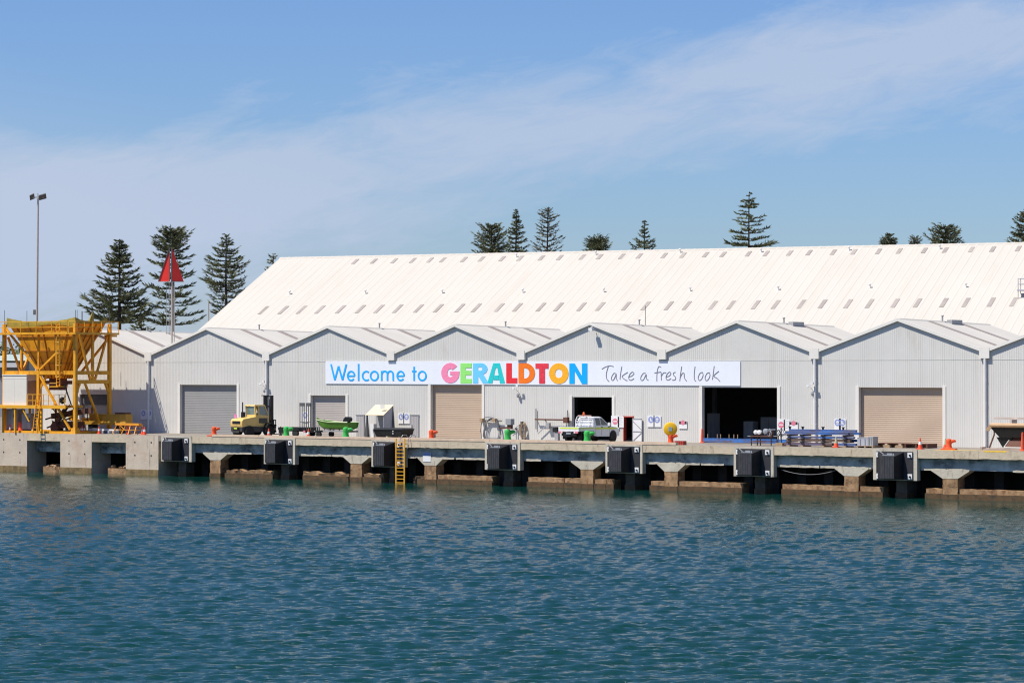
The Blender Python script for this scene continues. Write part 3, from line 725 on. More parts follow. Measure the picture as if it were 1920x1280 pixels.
# ---- banner
BY = -0.075
ban = root('banner_sign', (X(1000), BY, Zt(1000, 700, BY)), 'long white banner reading Welcome to Geraldton, Take a fresh look', 'banner')
bo = Vector(ban.location)
def bl(u, v, dy=0.0): return W(u, v, BY) - bo + Vector((0, dy, 0))
m = MB(); q = [bl(610.4, 719.2), bl(1387.9, 723.2), bl(1387.9, 676.7), bl(610.4, 677.0)]
m.hexa([a + Vector((0, 0.04, 0)) for a in q], q); m.build('panel', M_banner, ban)
c1 = lambda x, y: (600 + x / 4.8, 660 + y / 4.8)
c2 = lambda x, y: (1000 + x / 4.8, 660 + y / 4.8)
def solid2d(m, outer, dy0=-0.003, dy1=-0.022):
    a = [bl(*p, dy1) for p in outer]; b = [bl(*p, dy0) for p in outer]; n = len(a)
    m.add(a + b, [tuple(range(n)), tuple(range(n, 2*n))[::-1]] + [(i, (i+1) % n, n + (i+1) % n, n + i) for i in range(n)])
def ribbon(m, pts, w, cf, smooth=True, closed=False, d=-0.022):
    P = [Vector((p[0], p[1])) for p in pts]
    if smooth and len(P) > 2:
        Q = []; N = len(P)
        for i in range(N - 1):
            p0, p1, p2, p3 = P[max(i-1, 0)], P[i], P[i+1], P[min(i+2, N-1)]
            for k in range(5):
                t = k / 5; Q.append(0.5 * ((2*p1) + (p2-p0)*t + (2*p0-5*p1+4*p2-p3)*t*t + (-p0+3*p1-3*p2+p3)*t**3))
        Q.append(P[-1]); P = Q
    L, R = [], []; N = len(P)
    for i in range(N):
        t_ = (P[min(i+1, N-1)] - P[max(i-1, 0)]) if not closed else (P[(i+1) % N] - P[i-1])
        t_ = t_.normalized() if t_.length else Vector((1, 0)); nrm = Vector((-t_.y, t_.x)) * w / 2
        L.append(P[i] + nrm); R.append(P[i] - nrm)
    vs = [bl(*cf(*p), d) for p in L] + [bl(*cf(*p), d) for p in R] + [bl(*cf(*p), -0.003) for p in L] + [bl(*cf(*p), -0.003) for p in R]
    fs = []
    for i in range(N if closed else N - 1):
        j = (i + 1) % N
        fs += [(i, j, N + j, N + i), (2*N + i, 2*N + j, j, i), (3*N + j, 3*N + i, N + i, N + j)]
    if not closed: fs += [(0, N, 3*N, 2*N), (N-1, 3*N-1, 4*N-1, 2*N-1)]
    m.add(vs, fs)
def arc(cx, cy, rx, ry, a0, a1, n=20): return [(cx + rx * math.cos(math.radians(a0 + (a1-a0)*i/n)), cy + ry * math.sin(math.radians(a0 + (a1-a0)*i/n))) for i in range(n + 1)]
M_cy = mat('letter_blue', (0.015, 0.42, 0.95), 0.5, var=0.03)
SW = 15
def letter(strokes, mt, cf, w, sm=False):
    m = MB()
    for k, s in enumerate(strokes): ribbon(m, s, w, cf, sm, d=-0.022 - 0.0024 * k)
    m.build('letter', mt, ban)
letter([[(100,108),(134,250)], [(134,250),(168,125)], [(168,125),(203,250)], [(203,250),(238,108)]], M_cy, c1, SW)
def e_(cx): return [[(cx - 30, 214), (cx + 32, 214)], arc(cx, 213, 31, 40, 0, -330 + 10, 26)]
letter(e_(281), M_cy, c1, SW); letter([[(348,105),(348,257)]], M_cy, c1, SW)
letter([arc(418, 213, 34, 40, -50, -310, 24)], M_cy, c1, SW); letter([arc(490, 213, 34, 40, 0, 360, 30)], M_cy, c1, SW)
letter([[(556,168),(556,257)], arc(583, 200, 25, 29, 180, 360, 14) + [(608, 257)], arc(634, 200, 25, 29, 180, 360, 14) + [(660, 257)]], M_cy, c1, SW)
letter(e_(727), M_cy, c1, SW); letter([[(848,130),(848,257)], [(829,172),(868,172)]], M_cy, c1, SW)
letter([arc(921, 213, 34, 40, 0, 360, 30)], M_cy, c1, SW)
# heavy block letters
LET = [0]
def block(polys, mt, cf):
    m = MB()
    for k, pl in enumerate(polys): solid2d(m, [cf(*p) for p in pl], -0.003, -0.022 - 0.0023 * (k % 3) - 0.0008 * (LET[0] % 2))
    LET[0] += 1
    m.build('letter', mt, ban)
def ring(cx, cy, rx, ry, ix, iy, a0, a1, n=28):
    o = arc(cx, cy, rx, ry, a0, a1, n); i = arc(cx, cy, ix, iy, a0, a1, n)
    return [[o[k], o[k+1], i[k+1], i[k]] for k in range(n)]
block(ring(1174, 187, 82, 91, 26, 38, 0, 318) + [[(1172,173),(1257,173),(1254,205),(1210,205),(1172,205)]], mat('letter_pink', (0.90, 0.26, 0.42), 0.5, var=0.06, scale=3), c1)
block([[(1265,99),(1311,99),(1311,280),(1265,280)], [(1311,99),(1366,99),(1366,141),(1311,141)], [(1311,166),(1362,166),(1362,206),(1311,206)], [(1311,240),(1368,240),(1368,280),(1311,280)]], mat('letter_lime', (0.30, 0.78, 0.18), 0.5, var=0.06, scale=3), c1)
block([[(1378,99),(1424,99),(1424,280),(1378,280)]] + ring(1450, 150, 58, 51, 12, 16, -90, 90, 14) + [[(1424,99),(1450,99),(1450,134),(1424,134)], [(1424,166),(1450,166),(1450,201),(1424,201)], [(1424,201),(1470,198),(1522,280),(1466,280),(1424,214)]], mat('letter_sky', (0.16, 0.60, 0.92), 0.5, var=0.06, scale=3), c1)
block([[(1560,99),(1620,99),(1597,140),(1582,140),(1552,280),(1506,280)], [(1620,99),(1666,280),(1620,280),(1597,140)], [(1572,208),(1606,208),(1612,250),(1563,250)]], mat('letter_teal', (0.02, 0.58, 0.58), 0.5, var=0.06, scale=3), c1)
block([[(1677,99),(1727,99),(1727,280),(1677,280)], [(1727,232),(1777,232),(1777,280),(1727,280)]], mat('letter_red', (0.80, 0.03, 0.04), 0.5, var=0.14, scale=4), c1)
block([[(1787,99),(1836,99),(1836,280),(1787,280)]] + ring(1848, 189.5, 88, 90.5, 38, 46, -90, 90, 20) + [[(1836,99),(1848,99),(1848,143),(1836,143)], [(1836,235),(1848,235),(1848,280),(1836,280)]], mat('letter_orange', (0.90, 0.19, 0.01), 0.5, var=0.08, scale=4), c1)
block([[(20,102),(138,102),(138,148),(20,148)], [(53,148),(106,148),(106,282),(53,282)]], mat('letter_crimson', (0.78, 0.045, 0.07), 0.5, var=0.3, scale=5), c2)
block(ring(230, 192, 88, 93, 33, 40, 0, 360, 36), mat('letter_amber', (0.95, 0.44, 0.02), 0.5, var=0.08, scale=4), c2)
block([[(325,101),(373,101),(373,284),(325,284)], [(438,101),(487,101),(487,286),(438,286)], [(373,101),(373,170),(438,286),(438,213)]], mat('letter_azure', (0.0, 0.40, 0.90), 0.5, var=0.05), c2)
M_hand = mat('letter_grey', (0.21, 0.20, 0.25), 0.5, var=0.03)
HW = 5.6
for st in ([[(617,152),(650,132),(690,122),(722,129)], [(676,125),(658,190),(662,240),(682,263)]],
           [[(748,198),(728,188),(705,222),(706,250),(724,246),(746,200),(746,236),(760,256)]],
           [[(797,128),(786,190),(780,246)], [(850,180),(800,216),(825,246),(846,255)]],
           [[(856,222),(886,213),(906,192),(890,178),(865,205),(860,240),(880,252),(906,236)]],
           [[(1012,190),(990,190),(968,225),(971,252),(992,246),(1016,200),(1017,236),(1036,252)]],
           [[(1150,136),(1131,128),(1117,160),(1112,215),(1112,262)], [(1090,186),(1150,177)]],
           [[(1150,180),(1153,252)], [(1153,212),(1174,184),(1196,186)]],
           [[(1191,222),(1222,214),(1238,192),(1225,178),(1200,205),(1196,240),(1215,250),(1240,235)]],
           [[(1280,180),(1262,186),(1263,206),(1281,226),(1276,247),(1250,251)]],
           [[(1336,128),(1326,190),(1318,260)], [(1320,232),(1340,192),(1357,190),(1360,230),(1380,260)]],
           [[(1456,128),(1449,190),(1450,243),(1464,262)]],
           [[(1522,180),(1500,190),(1484,226),(1492,252),(1512,244),(1528,208),(1522,180)]],
           [[(1584,182),(1562,192),(1546,228),(1554,254),(1574,246),(1590,210),(1584,182)]],
           [[(1628,125),(1620,190),(1612,246)], [(1670,170),(1625,212),(1655,235),(1680,263)]]):
    letter(st, M_hand, c2, HW, True)

# ---- small wall signs
def wsign(u, v, kind, label, w=0.72, h=0.95):
    p = W(u, v, -0.06)
    r = root('wall_sign', (p.x, -0.05, p.z), label, 'sign', 'safety signs on the warehouse wall')
    m = MB(); m.box(-w/2, w/2, -0.02, 0, -h/2, h/2); m.build('board', M_white, r)
    m = MB()
    if kind == 'boot':
        m.cyl((0, -0.026, 0.13), (0, -0.021, 0.13), 0.27, n=20); m.build('symbol_disc', M_blue, r)
        m = MB(); m.prism([(-0.09, 0.27), (0.02, 0.27), (0.03, 0.10), (0.15, 0.06), (0.15, 0.0), (-0.09, 0.0)], 'y', -0.032, -0.027); m.build('symbol', M_white, r)
    elif kind == 'hat':
        m.cyl((0, -0.026, 0.13), (0, -0.021, 0.13), 0.27, n=20); m.build('symbol_disc', M_blue, r)
        m = MB(); m.prism([(-0.15, 0.12), (-0.12, 0.22), (0, 0.28), (0.12, 0.22), (0.15, 0.12)], 'y', -0.032, -0.027); m.box(-0.1, 0.1, -0.032, -0.027, 0.0, 0.08); m.build('symbol', M_white, r)
    elif kind == 'stop':
        m.cyl((0, -0.026, 0.12), (0, -0.021, 0.12), 0.28, n=8); m.build('symbol_disc', M_signred, r)
        m = MB(); m.box(-0.2, 0.2, -0.031, -0.027, 0.08, 0.17); m.build('symbol', M_white, r)
    elif kind == 'danger':
        m.box(-w/2 + .03, w/2 - .03, -0.026, -0.021, 0.05, h/2 - .03); m.build('header', M_signblk, r)
        m = MB(); m.lathe([(0.2, -0.031), (0.2, -0.027)], (0, 0, h * 0.28), axis='y', n=16); m.build('symbol_disc', M_signred, r)
    else:
        for k in range(4): m.box(-0.2, 0.2 - 0.1 * (k % 2), -0.026, -0.021, 0.3 - k * 0.17, 0.33 - k * 0.17)
        m.build('text_lines', M_cab, r)
wsign(269, 777, 'boot', 'white sign with blue boot disc on the wall between hopper and downpipe')
wsign(279.5, 777, 'hat', 'white sign with blue helmet disc right of the hopper, touching the downpipe')
wsign(572.5, 781, 'hat', 'white sign with blue disc seen behind the upright trailer ramps')
wsign(752, 784, 'boot', 'white sign with blue boot disc right of the cream hooded shelter')
wsign(762.3, 784, 'hat', 'white sign with blue helmet disc just left of the second flush grey door')
wsign(1153.5, 792.5, 'stop', 'white sign with pink red stop disc right of the truck doorway', 0.8, 1.2)
wsign(1164, 791, 'text', 'plain white text sign between the stop sign and the red door', 0.6, 0.9)
wsign(1220.6, 789.5, 'boot', 'white sign with blue boot disc right of the open red door')
wsign(1232.2, 789.5, 'hat', 'white sign with blue helmet disc above the orange bollard with yellow drum')
wsign(1280.5, 796, 'danger', 'small black and red danger sign left of the wide dark doorway', 0.8, 0.65)
wsign(1464.5, 799, 'stop', 'white sign with red stop disc right of the wide dark doorway', 0.75, 1.2)
wsign(1475, 797, 'text', 'plain white text sign beside the blue beam stack', 0.55, 0.9)
wsign(1488, 797, 'danger', 'small black and red danger sign above the left end of the blue beams', 0.8, 0.6)
wsign(1570.5, 795, 'hat', 'white sign with blue helmet disc behind the blue beams, on the left of its pair', 0.6, 0.9)
wsign(1579.5, 795, 'boot', 'white sign with blue boot disc behind the blue beams, on the right of its pair', 0.6, 0.9)

# ================================================================== BIG STORAGE SHED BEHIND
TH2 = math.radians(25.3); PH = 0.482
P0 = far(527, 482, 345.0)                               # left end of the ridge
e1 = _r * math.cos(TH2) - _f0 * math.sin(TH2); e2 = _r * math.sin(TH2) + _f0 * math.cos(TH2)   # along ridge / uphill
shed = root('storage_shed', (P0.x, P0.y, 0), 'huge storage shed with white ribbed roof behind the warehouse row', 'warehouse')
rzb = math.atan2(e1.y, e1.x); shed.rotation_euler = (0, 0, rzb)
HR = P0.z; RUN = (HR - 6.0) / PH; LEN = 118.0          # local: x along ridge, y uphill (0 at ridge)
m = MB()
def rp(x, y, dz=0.0): return (x, y, HR - abs(y) * PH + dz)
SP = 1.02; n = int(LEN / SP)
for i in range(n):
    a, b = i * SP, (i + 1) * SP
    prof = [(a, 0), (a + 0.10, 0.024), (a + 0.16, 0.024), (a + 0.26, 0), (b, 0)]
    vs = [rp(x, -RUN, d) for x, d in prof] + [rp(x, -0.05, d) for x, d in prof]
    m.add(vs, [(k, k+1, k+6, k+5) for k in range(4)])
m.add([rp(0, 0.05), rp(LEN, 0.05), rp(LEN, RUN), rp(0, RUN)], [(0,1,2,3)])
m.hexa([rp(0, -0.5, 0.02), rp(LEN, -0.5, 0.02), rp(LEN, 0.5, 0.02), rp(0, 0.5, 0.02)], [rp(0, -0.3, 0.1), rp(LEN, -0.3, 0.1), rp(LEN, 0.3, 0.1), rp(0, 0.3, 0.1)])
bro = m.build('ribbed_roof', M_bigroof, shed, smooth=False)
m = MB(); m.prism([(-RUN, 0), (RUN, 0), (RUN, HR - RUN * PH - .1), (0, HR - .1), (-RUN, HR - RUN * PH - .1)], 'x', 0.15, 0.4)
m.box(0.4, LEN, -RUN + 0.2, -RUN + 0.4, 0, HR - RUN * PH); m.box(0.4, LEN, RUN - 0.4, RUN - 0.2, 0, HR - RUN * PH); m.build('wall', M_wall, shed)
def onroof(u, v):                                       # photo point -> local roof coordinates
    d = ray(u, v); loc = Vector((P0.x, P0.y, 0))
    def L(p): q = p - loc; return Vector((q.dot(e1), q.dot(e2), q.z))
    o = L(_C); dd = L(_C + d) - o
    # z = HR + y*PH  (front slope, y<0)
    t = (HR + o.y * PH - o.z) / (dd.z - dd.y * PH); p = o + dd * t
    return p.x, p.y
U1 = [650, 684, 718, 753, 767, 791, 829, 871.7]; 
top_u = [556, 593, 627, 668, 703, 741, 776, 808, 832, 871.7, 904.3, 943.3, 976.7, 1016.7, 1051, 1093.3, 1125.7, 1167.3, 1200, 1246.7, 1281.7, 1324.3, 1357, 1404.3, 1437.7, 1481.7, 1518, 1563.5, 1602, 1648, 1687, 1734, 1773.5, 1822, 1862, 1910, 1955]
top_u = top_u[3:]
low_u = [496, 533, 567, 601, 640, 677, 712, 747, 786, 823, 863, 894, 936.7, 971, 1015, 1048, 1090.7, 1126, 1174.3, 1211, 1254.3, 1288, 1337, 1370.7, 1417, 1454.3, 1502.6, 1542, 1590, 1630, 1678, 1720, 1769.5, 1811, 1858, 1900, 1950]
xt = [onroof(u, 489 - 0.019 * (u - 650))[0] for u in top_u]; yt = onroof(1200, 478.5)[1]
xl = [onroof(u, 580 - 0.00925 * (u - 495))[0] for u in low_u]; yl_ = onroof(1200, 574)[1]
for xs_, yc, hl in ((xt, yt - .25, 0.66), (xl, yl_, 1.02)):
    for x in xs_:
        if x < 1 or x > LEN - 1: continue
        sk = MB(); w = 0.235
        sk.hexa([rp(x - w, yc - hl, 0.03), rp(x + w, yc - hl, 0.03), rp(x + w, yc + hl, 0.03), rp(x - w, yc + hl, 0.03)],
                [rp(x - w, yc - hl, 0.045), rp(x + w, yc - hl, 0.045), rp(x + w, yc + hl, 0.045), rp(x - w, yc + hl, 0.045)])
        sk.build('skylight', mat('faded_skylight', (0.37, 0.325, 0.285), 0.6, var=.22, scale=.35), bro)
for u, v in ((968, 482), (1117, 478), (1275, 474), (1427, 473), (1592, 470), (1762, 467), (543, 552), (685, 551), (829, 550), (980, 549), (1132, 548), (1294, 546), (1459, 544), (1631, 540), (1811, 539)):
    x, y = onroof(u, v); m = MB(); z0 = HR + y * PH
    m.cyl((x, y, z0 - 0.1), (x, y, z0 + 0.3), 0.08, n=8); m.lathe([(0.10, 0.3), (0.17, 0.4), (0.12, 0.5), (0.02, 0.54)], (x, y, z0), n=8)
    m.build('roof_vent', M_white, bro)
x, y = onroof(1922, 556); z0 = HR + y * PH
m = MB(); m.box(x - 0.7, x + 0.9, y - 0.6, y + 0.6, z0 + 0.6, z0 + 0.72)
for a in (-0.6, 0.8):
    for b in (-0.5, 0.5): m.bar((x + a, y + b, z0 - 0.3), (x + a, y + b, z0 + 1.9), 0.07)
for zz in (1.3, 1.88):
    m.bar((x - 0.6, y - 0.5, z0 + zz), (x + 0.8, y - 0.5, z0 + zz), 0.06); m.bar((x - 0.6, y + 0.5, z0 + zz), (x + 0.8, y + 0.5, z0 + zz), 0.06); m.bar((x - 0.6, y - 0.5, z0 + zz), (x - 0.6, y + 0.5, z0 + zz), 0.06)
m.build('roof_platform', M_greypan, bro)
# whip aerial on the shed row roof
p = W(1210, 612, 9.0)
m = MB(); m.cyl((0, 0, 0), (0, 0, Zt(1210, 573, 9.0) - p.z + 0.8), 0.03, n=6)
an = m.build('aerial', M_grey); an.location = (p.x, 9.0, p.z - 0.8); tag(an, 'thin dark whip aerial standing on the middle shed roof', 'aerial')

# ================================================================== TREES
def pine(u, vtop, D, prof, label, seed, mt=M_leaf, tier=1.0, nb=7, dense=1.0, trunk_r=0.38, up=0.22, base=0.0, droop=0.10, domed=0):
    R = random.Random(seed)
    P = far(u, vtop, D); H = P.z
    px = D / FPX                                        # metres per photo pixel
    r = root('pine_tree', (P.x, P.y, 0), label, 'tree', 'norfolk island pines behind the port')
    m = MB(); nn = 9
    m.tube([(R.uniform(-.1, .1) * (i % 2), R.uniform(-.1, .1) * (i % 2), H * i / nn) for i in range(nn + 1)], [trunk_r * (1 - 0.93 * i / nn) + 0.03 for i in range(nn + 1)], 7)
    m.build('trunk', M_bark, r)
    m = MB()
    vb = prof[-1][0]
    def rad(vv):
        for (a, ra), (b, rb) in zip(prof, prof[1:]):
            if a <= vv <= b: return ra + (rb - ra) * (vv - a) / max(b - a, 1e-6)
        return prof[-1][1]
    d = 0.15; ang = R.random() * 6
    while True:
        vv = d / px                                     # photo px below the top
        top = domed and vv < domed
        if vv > vb: break
        z = H - d; rr = rad(vv) * px
        k = max(3, int(nb * (1.5 if top else 1) * R.uniform(0.7, 1.25)))
        ang += 1.1
        for i in range(k):
            a = ang + 2 * math.pi * i / k + R.uniform(-.25, .25)
            L = rr * R.uniform(0.60, 1.12)
            if R.random() < 0.06: continue
            ca, sa = math.cos(a), math.sin(a); zz = z + R.uniform(-.3, .3) * tier
            dr = 0 if top else droop * R.uniform(.5, 1.4); uu = (0.55 if top else up) * R.uniform(.6, 1.4)
            def at(s): return Vector((ca * L * s, sa * L * s, zz + L * (-dr * math.sin(s * 3.1) + uu * s ** 2.2)))
            m.tube([at(0), at(.5), at(1)], [0.07, 0.05, 0.02], 3, mi=1)
            nbl = max(4, int((L * 9 + 3) * dense))
            for j in range(nbl):
                s = 0.16 + 0.84 * (j + R.random()) / nbl
                q = at(s); sd = 1 if R.random() < .5 else -1
                out = Vector((ca, sa, 0)); lat = Vector((-sa, ca, 0)) * sd
                ln = (0.34 + 0.14 * L * (1.15 - abs(s - 0.7))) * R.uniform(.65, 1.3)
                dirv = (out * R.uniform(.25, 1.0) + lat * R.uniform(.1, 1.0) + Vector((0, 0, R.uniform(-.06, .65)))).normalized()
                wv = dirv.cross(Vector((R.uniform(-1, 1), R.uniform(-1, 1), R.uniform(-1, 1)))).normalized() * R.uniform(.045, .10)
                e = q + dirv * ln; md = q + dirv * ln * .45
                m.add([q, md + wv, e, md - wv], [(0, 1, 2, 3)])
        d += (tier * .5 if top else tier) * R.uniform(.7, 1.3) * (0.55 + 0.45 * min(1, vv / 60))
    m.build('crown', [mt, M_bark], r, smooth=False, fix=False)
    return r
pine(224, 452, 335, [(0, 4.5), (8, 13.6), (20, 15.8), (40, 24.9), (70, 38.4), (95, 45.2), (120, 58.8), (140, 67.8), (160, 52.0)], 'tall conical dark pine left of the red triangle beacon', 1, tier=0.62, nb=9, dense=1.7)
pine(324, 434, 338, [(0, 14.3), (8, 22.0), (22, 29.7), (34, 35.2), (60, 41.8), (90, 46.2), (120, 50.6), (150, 61.6), (178, 57.2), (190, 44.0)], 'broad dome topped pine right behind the red triangle beacon', 2, tier=1.05, nb=8, dense=1.6, droop=0.05, up=0.16, domed=45)
pine(424, 440, 384, [(0, 3.4), (10, 9.0), (30, 24.9), (52, 38.4), (62, 45.2), (90, 47.5), (110, 40.7), (128, 27.1), (150, 29.4), (172, 22.6)], 'conical pine with bare lower trunk beside the white roof edge', 3, tier=0.75, nb=8, dense=1.35)
pine(265, 598, 345, [(0, 2), (6, 5), (14, 12), (24, 30), (40, 34)], 'small young pine low between the two left pines', 4, tier=0.6, dense=1.3)
pine(512, 478, 400, [(0, 6), (10, 10), (25, 14), (60, 18)], 'pine tip just showing over the left gable edge of the white roof', 5, tier=0.9)
pine(922, 423, 420, [(0, 9), (8, 20), (22, 29), (40, 34), (60, 34), (90, 30)], 'round bushy pine leftmost of the trio above the white roof', 6, tier=0.62, nb=9, dense=1.25, up=0.5, droop=0)
pine(968, 394, 415, [(0, 2), (12, 5), (25, 9), (45, 15), (62, 20), (85, 23), (120, 24)], 'slender pointed pine in the middle of the trio above the white roof', 7, tier=0.55, nb=8, dense=1.5)
pine(1027, 391, 425, [(0, 4), (10, 14), (28, 22), (48, 20), (60, 30), (80, 30), (110, 26)], 'sparse grey green pine rightmost of the trio above the white roof', 8, mt=M_leaf2, tier=0.75, nb=7, dense=0.85, up=0.4, droop=0)
pine(1120, 449, 430, [(0, 3), (4, 15), (9, 22), (20, 24), (60, 24)], 'small bowl shaped pine top between the trio and the tiered tip', 9, tier=0.5, nb=10, dense=1.6, up=0.6, droop=0)
pine(1208, 416, 420, [(0, 1.5), (4, 4), (10, 5), (20, 8), (26, 8), (30, 12), (38, 22), (50, 27), (80, 28)], 'pine with a thin tiered spire over a broad bowl', 10, tier=0.85, nb=8, dense=1.5, up=0.35)
pine(1404, 364, 410, [(0, 3), (8, 13), (14, 14), (30, 24), (40, 28), (60, 34), (78, 38), (95, 50), (130, 52)], 'tallest tiered conical pine above the white roof', 11, tier=1.15, nb=8, dense=1.7, up=0.12, droop=0.02)
pine(1666, 438, 430, [(0, 2), (3, 4), (9, 10), (15, 15), (22, 16), (60, 16)], 'tiny dark pine tip above the white roof at the right', 12, tier=0.55, nb=9, dense=1.6, up=0.45, droop=0)
pine(1715, 446, 440, [(0, 5), (6, 11), (14, 13), (60, 12)], 'tiny greyish sparse treetop between two darker pines', 13, mt=M_leaf2, tier=0.6, nb=7, dense=0.9, up=0.6, droop=0)
pine(1772, 426, 425, [(0, 8), (5, 22), (14, 28), (24, 33), (40, 35), (80, 30)], 'wide low rounded pine crown above the white roof at the right', 14, tier=0.6, nb=9, dense=1.5, up=0.5, droop=0)
pine(1922, 398, 420, [(0, 6), (12, 14), (25, 22), (40, 27), (60, 32), (100, 32)], 'dense pine cut off by the right edge of the view', 15, tier=0.6, nb=9, dense=1.6, up=0.4, droop=0)

def bush(u, vtop, D, w, h, label, seed, mt=M_leaf3):
    R = random.Random(seed); P = far(u, vtop, D); H = P.z
    r = root('bushy_tree', (P.x, P.y, 0), label, 'tree', 'leafy trees far behind the hopper')
    m = MB(); m.cyl((0, 0, 0), (0, 0, H * .7), 0.35, 0.15, 7); m.build('trunk', M_bark, r)
    m = MB(); cl = [(R.uniform(-.75, .75) * w, R.uniform(-.6, .6) * w, H - h * R.uniform(.2, .95), R.uniform(.25, .5) * min(w, h)) for _ in range(16)] + [(0, 0, H - h * .3, h * .3)]
    for cx_, cy_, cz_, cr in cl:
        for _ in range(150):
            d = Vector((R.gauss(0, 1), R.gauss(0, 1), R.gauss(0, 1))).normalized(); p = Vector((cx_, cy_, cz_)) + d * cr * R.uniform(.55, 1.05)
            a = Vector((R.gauss(0, 1), R.gauss(0, 1), R.gauss(0, 1))).normalized(); b = a.cross(d).normalized(); s = R.uniform(.12, .3)
            m.add([p - a*s, p + b*s*.7, p + a*s, p - b*s*.7], [(0,1,2,3)])
    m.build('crown', mt, r, smooth=False, fix=False)
bush(5, 645, 400, 6, 10, 'leafy tree at the far left edge behind the hopper leg', 21)
bush(24, 640, 410, 5, 11, 'dark leafy tree seen through the upper left bay of the hopper frame', 22, M_leaf)
bush(38, 652, 390, 5, 9, 'dark leafy tree above the pale green roof behind the hopper', 23, M_leaf)
bush(52, 676, 380, 6, 9, 'green leafy tree right of the pale green roof behind the hopper', 24)
bush(-14, 700, 370, 8, 9, 'green shrubby tree below the hopper platform rail at the left edge', 25)
bush(76, 640, 420, 5, 9, 'dark leafy tree behind the hopper funnel', 26, M_leaf)
# far building behind the hopper
P = far(28, 690, 360)
hb = root('port_office', (P.x, P.y, 0), 'low port building with pale green hipped roof behind the hopper', 'building')
hb.rotation_euler = (0, 0, YAW)
zr, ze = far(28, 664, 360).z, far(28, 676, 360).z
m = MB(); m.box(-3.5, 2.2, 0, 5, 0, ze - 2.2); m.build('wall', M_cab, hb)
m = MB(); m.box(-3.0, 1.8, 0.3, 4.6, ze - 2.2, ze); m.build('upper_wall', mat('window_band', (0.16, 0.15, 0.15), 0.4), hb)
m = MB(); m.hexa([(-3.9, -.4, ze), (2.6, -.4, ze), (2.6, 5.4, ze), (-3.9, 5.4, ze)], [(-1.6, 2.2, zr), (1.2, 2.2, zr), (1.2, 2.8, zr), (-1.6, 2.8, zr)]); m.build('roof', M_palegreen, hb)
m = MB(); m.box(-2.9, 0.4, -0.9, -0.02, far(28, 687, 360).z - 0.1, far(28, 680, 360).z); m.build('awning', M_white, hb)

# ================================================================== LIGHT POLE, BEACON TOWER
P = far(70.3, 372, 330)
lp = root('light_pole', (P.x, P.y, 0), 'tall pale floodlight pole rising behind the yellow hopper', 'light pole')
m = MB(); m.cyl((-0.12, -.08, 0), (0.06, 0.04, P.z), 0.19, 0.11, 12); m.build('pole', M_pole, lp)
m = MB(); m.bar(_r * -0.75 + Vector((0, 0, P.z + .12)), _r * 0.75 + Vector((0, 0, P.z + .12)), 0.1); m.cyl((0.05, 0, P.z - .1), (0.05, 0, P.z + .6), 0.06); m.build('crossarm', M_pole, lp)
for s in (-1, 1):
    c = _r * (0.62 * s) + Vector((0, 0, P.z + 0.22)); m = MB()
    a = _r * (0.30); b = Vector((-_f0.x * 0.2, -_f0.y * 0.2, 0.22)) ; n_ = a.cross(b).normalized() * 0.12
    t = _r * (0.08 * s) + Vector((0, 0, 0.12))
    m.hexa([c - a - b - n_ - t, c + a - b - n_ + t, c + a + b - n_ + t, c - a + b - n_ - t], [c - a*1.2 - b*1.2 + n_ - t, c + a*1.2 - b*1.2 + n_ + t, c + a*1.2 + b*1.2 + n_ + t, c - a*1.2 + b*1.2 + n_ - t])
    m.build('floodlight', M_grey, lp)
m = MB(); zb = far(70.3, 590, 330).z; m.box(-0.5, -0.2, -.2, .2, zb, zb + .6); m.build('winch_box', M_grey, lp)

TY = 3.4; tx = X(322, TY); tz = 7.1
tw = root('beacon_tower', (tx, TY, tz), 'pale steel mast with a red triangular daymark standing in the shed valley', 'beacon')
hz = lambda v: Zt(322, v, TY) - tz
m = MB(); m.cyl((0, 0, 0), (0, 0, hz(470)), 0.10, 0.085, 10); m.cyl((0.22, 0.1, 0), (0.22, 0.1, hz(530)), 0.05, n=8); m.build('mast', M_pole, tw)
m = MB()
for x in (-0.55, -0.2): m.bar((x, -0.15, hz(627)), (x, -0.15, hz(530)), 0.035)
z = hz(600)
while z < hz(530): m.bar((-0.55, -0.15, z), (-0.2, -0.15, z), 0.03); z += 0.3
for z in (hz(610), hz(586), hz(560)): m.bar((-0.55, -0.15, z), (0, 0, z), 0.03)
m.build('ladder', M_steel, tw)
# two leaves of the daymark set at an angle to each other
zt_, zb_ = hz(463), hz(528)
ax = _r * 1.0
for s in (-1, 1):
    w = 1.22; q0 = ax * (0.10 * s) + Vector((0, -.16, 0)); q1 = ax * (w * s) + Vector((0, -.16, 0)) + (_f0 * (0.35 if s > 0 else 0.2))
    m = MB(); th = _f0 * 0.03
    a, b, c = q0 + Vector((0, 0, zt_ - .05)), q1 + Vector((0, 0, zb_)), q0 + Vector((0, 0, zb_))
    m.add([a, b, c, a + th, b + th, c + th], [(0,1,2), (5,4,3), (0,3,4,1), (1,4,5,2), (2,5,3,0)])
    dm = m.build('daymark_panel', M_red, tw)
    m = MB(); m.bar(a - _f0 * .03, c - _f0 * .03, 0.06); 
    if s < 0: m.bar(a - _f0 * .03, b - _f0 * .03, 0.06)
    m.build('edge_angle', M_grey, dm)
    m = MB(); m.bar(c - _f0 * .03, b - _f0 * .03, 0.06); m.build('bottom_angle', M_pole, dm)
# slim pole near white roof edge
P = far(391, 562, 345)
m = MB(); m.cyl((0, 0, 0), (0, 0, P.z), 0.12, 0.08, 8); o = m.build('lamp_post', M_pole); o.location = (P.x, P.y, 0); tag(o, 'slim pale post beside the lower edge of the white roof', 'post')

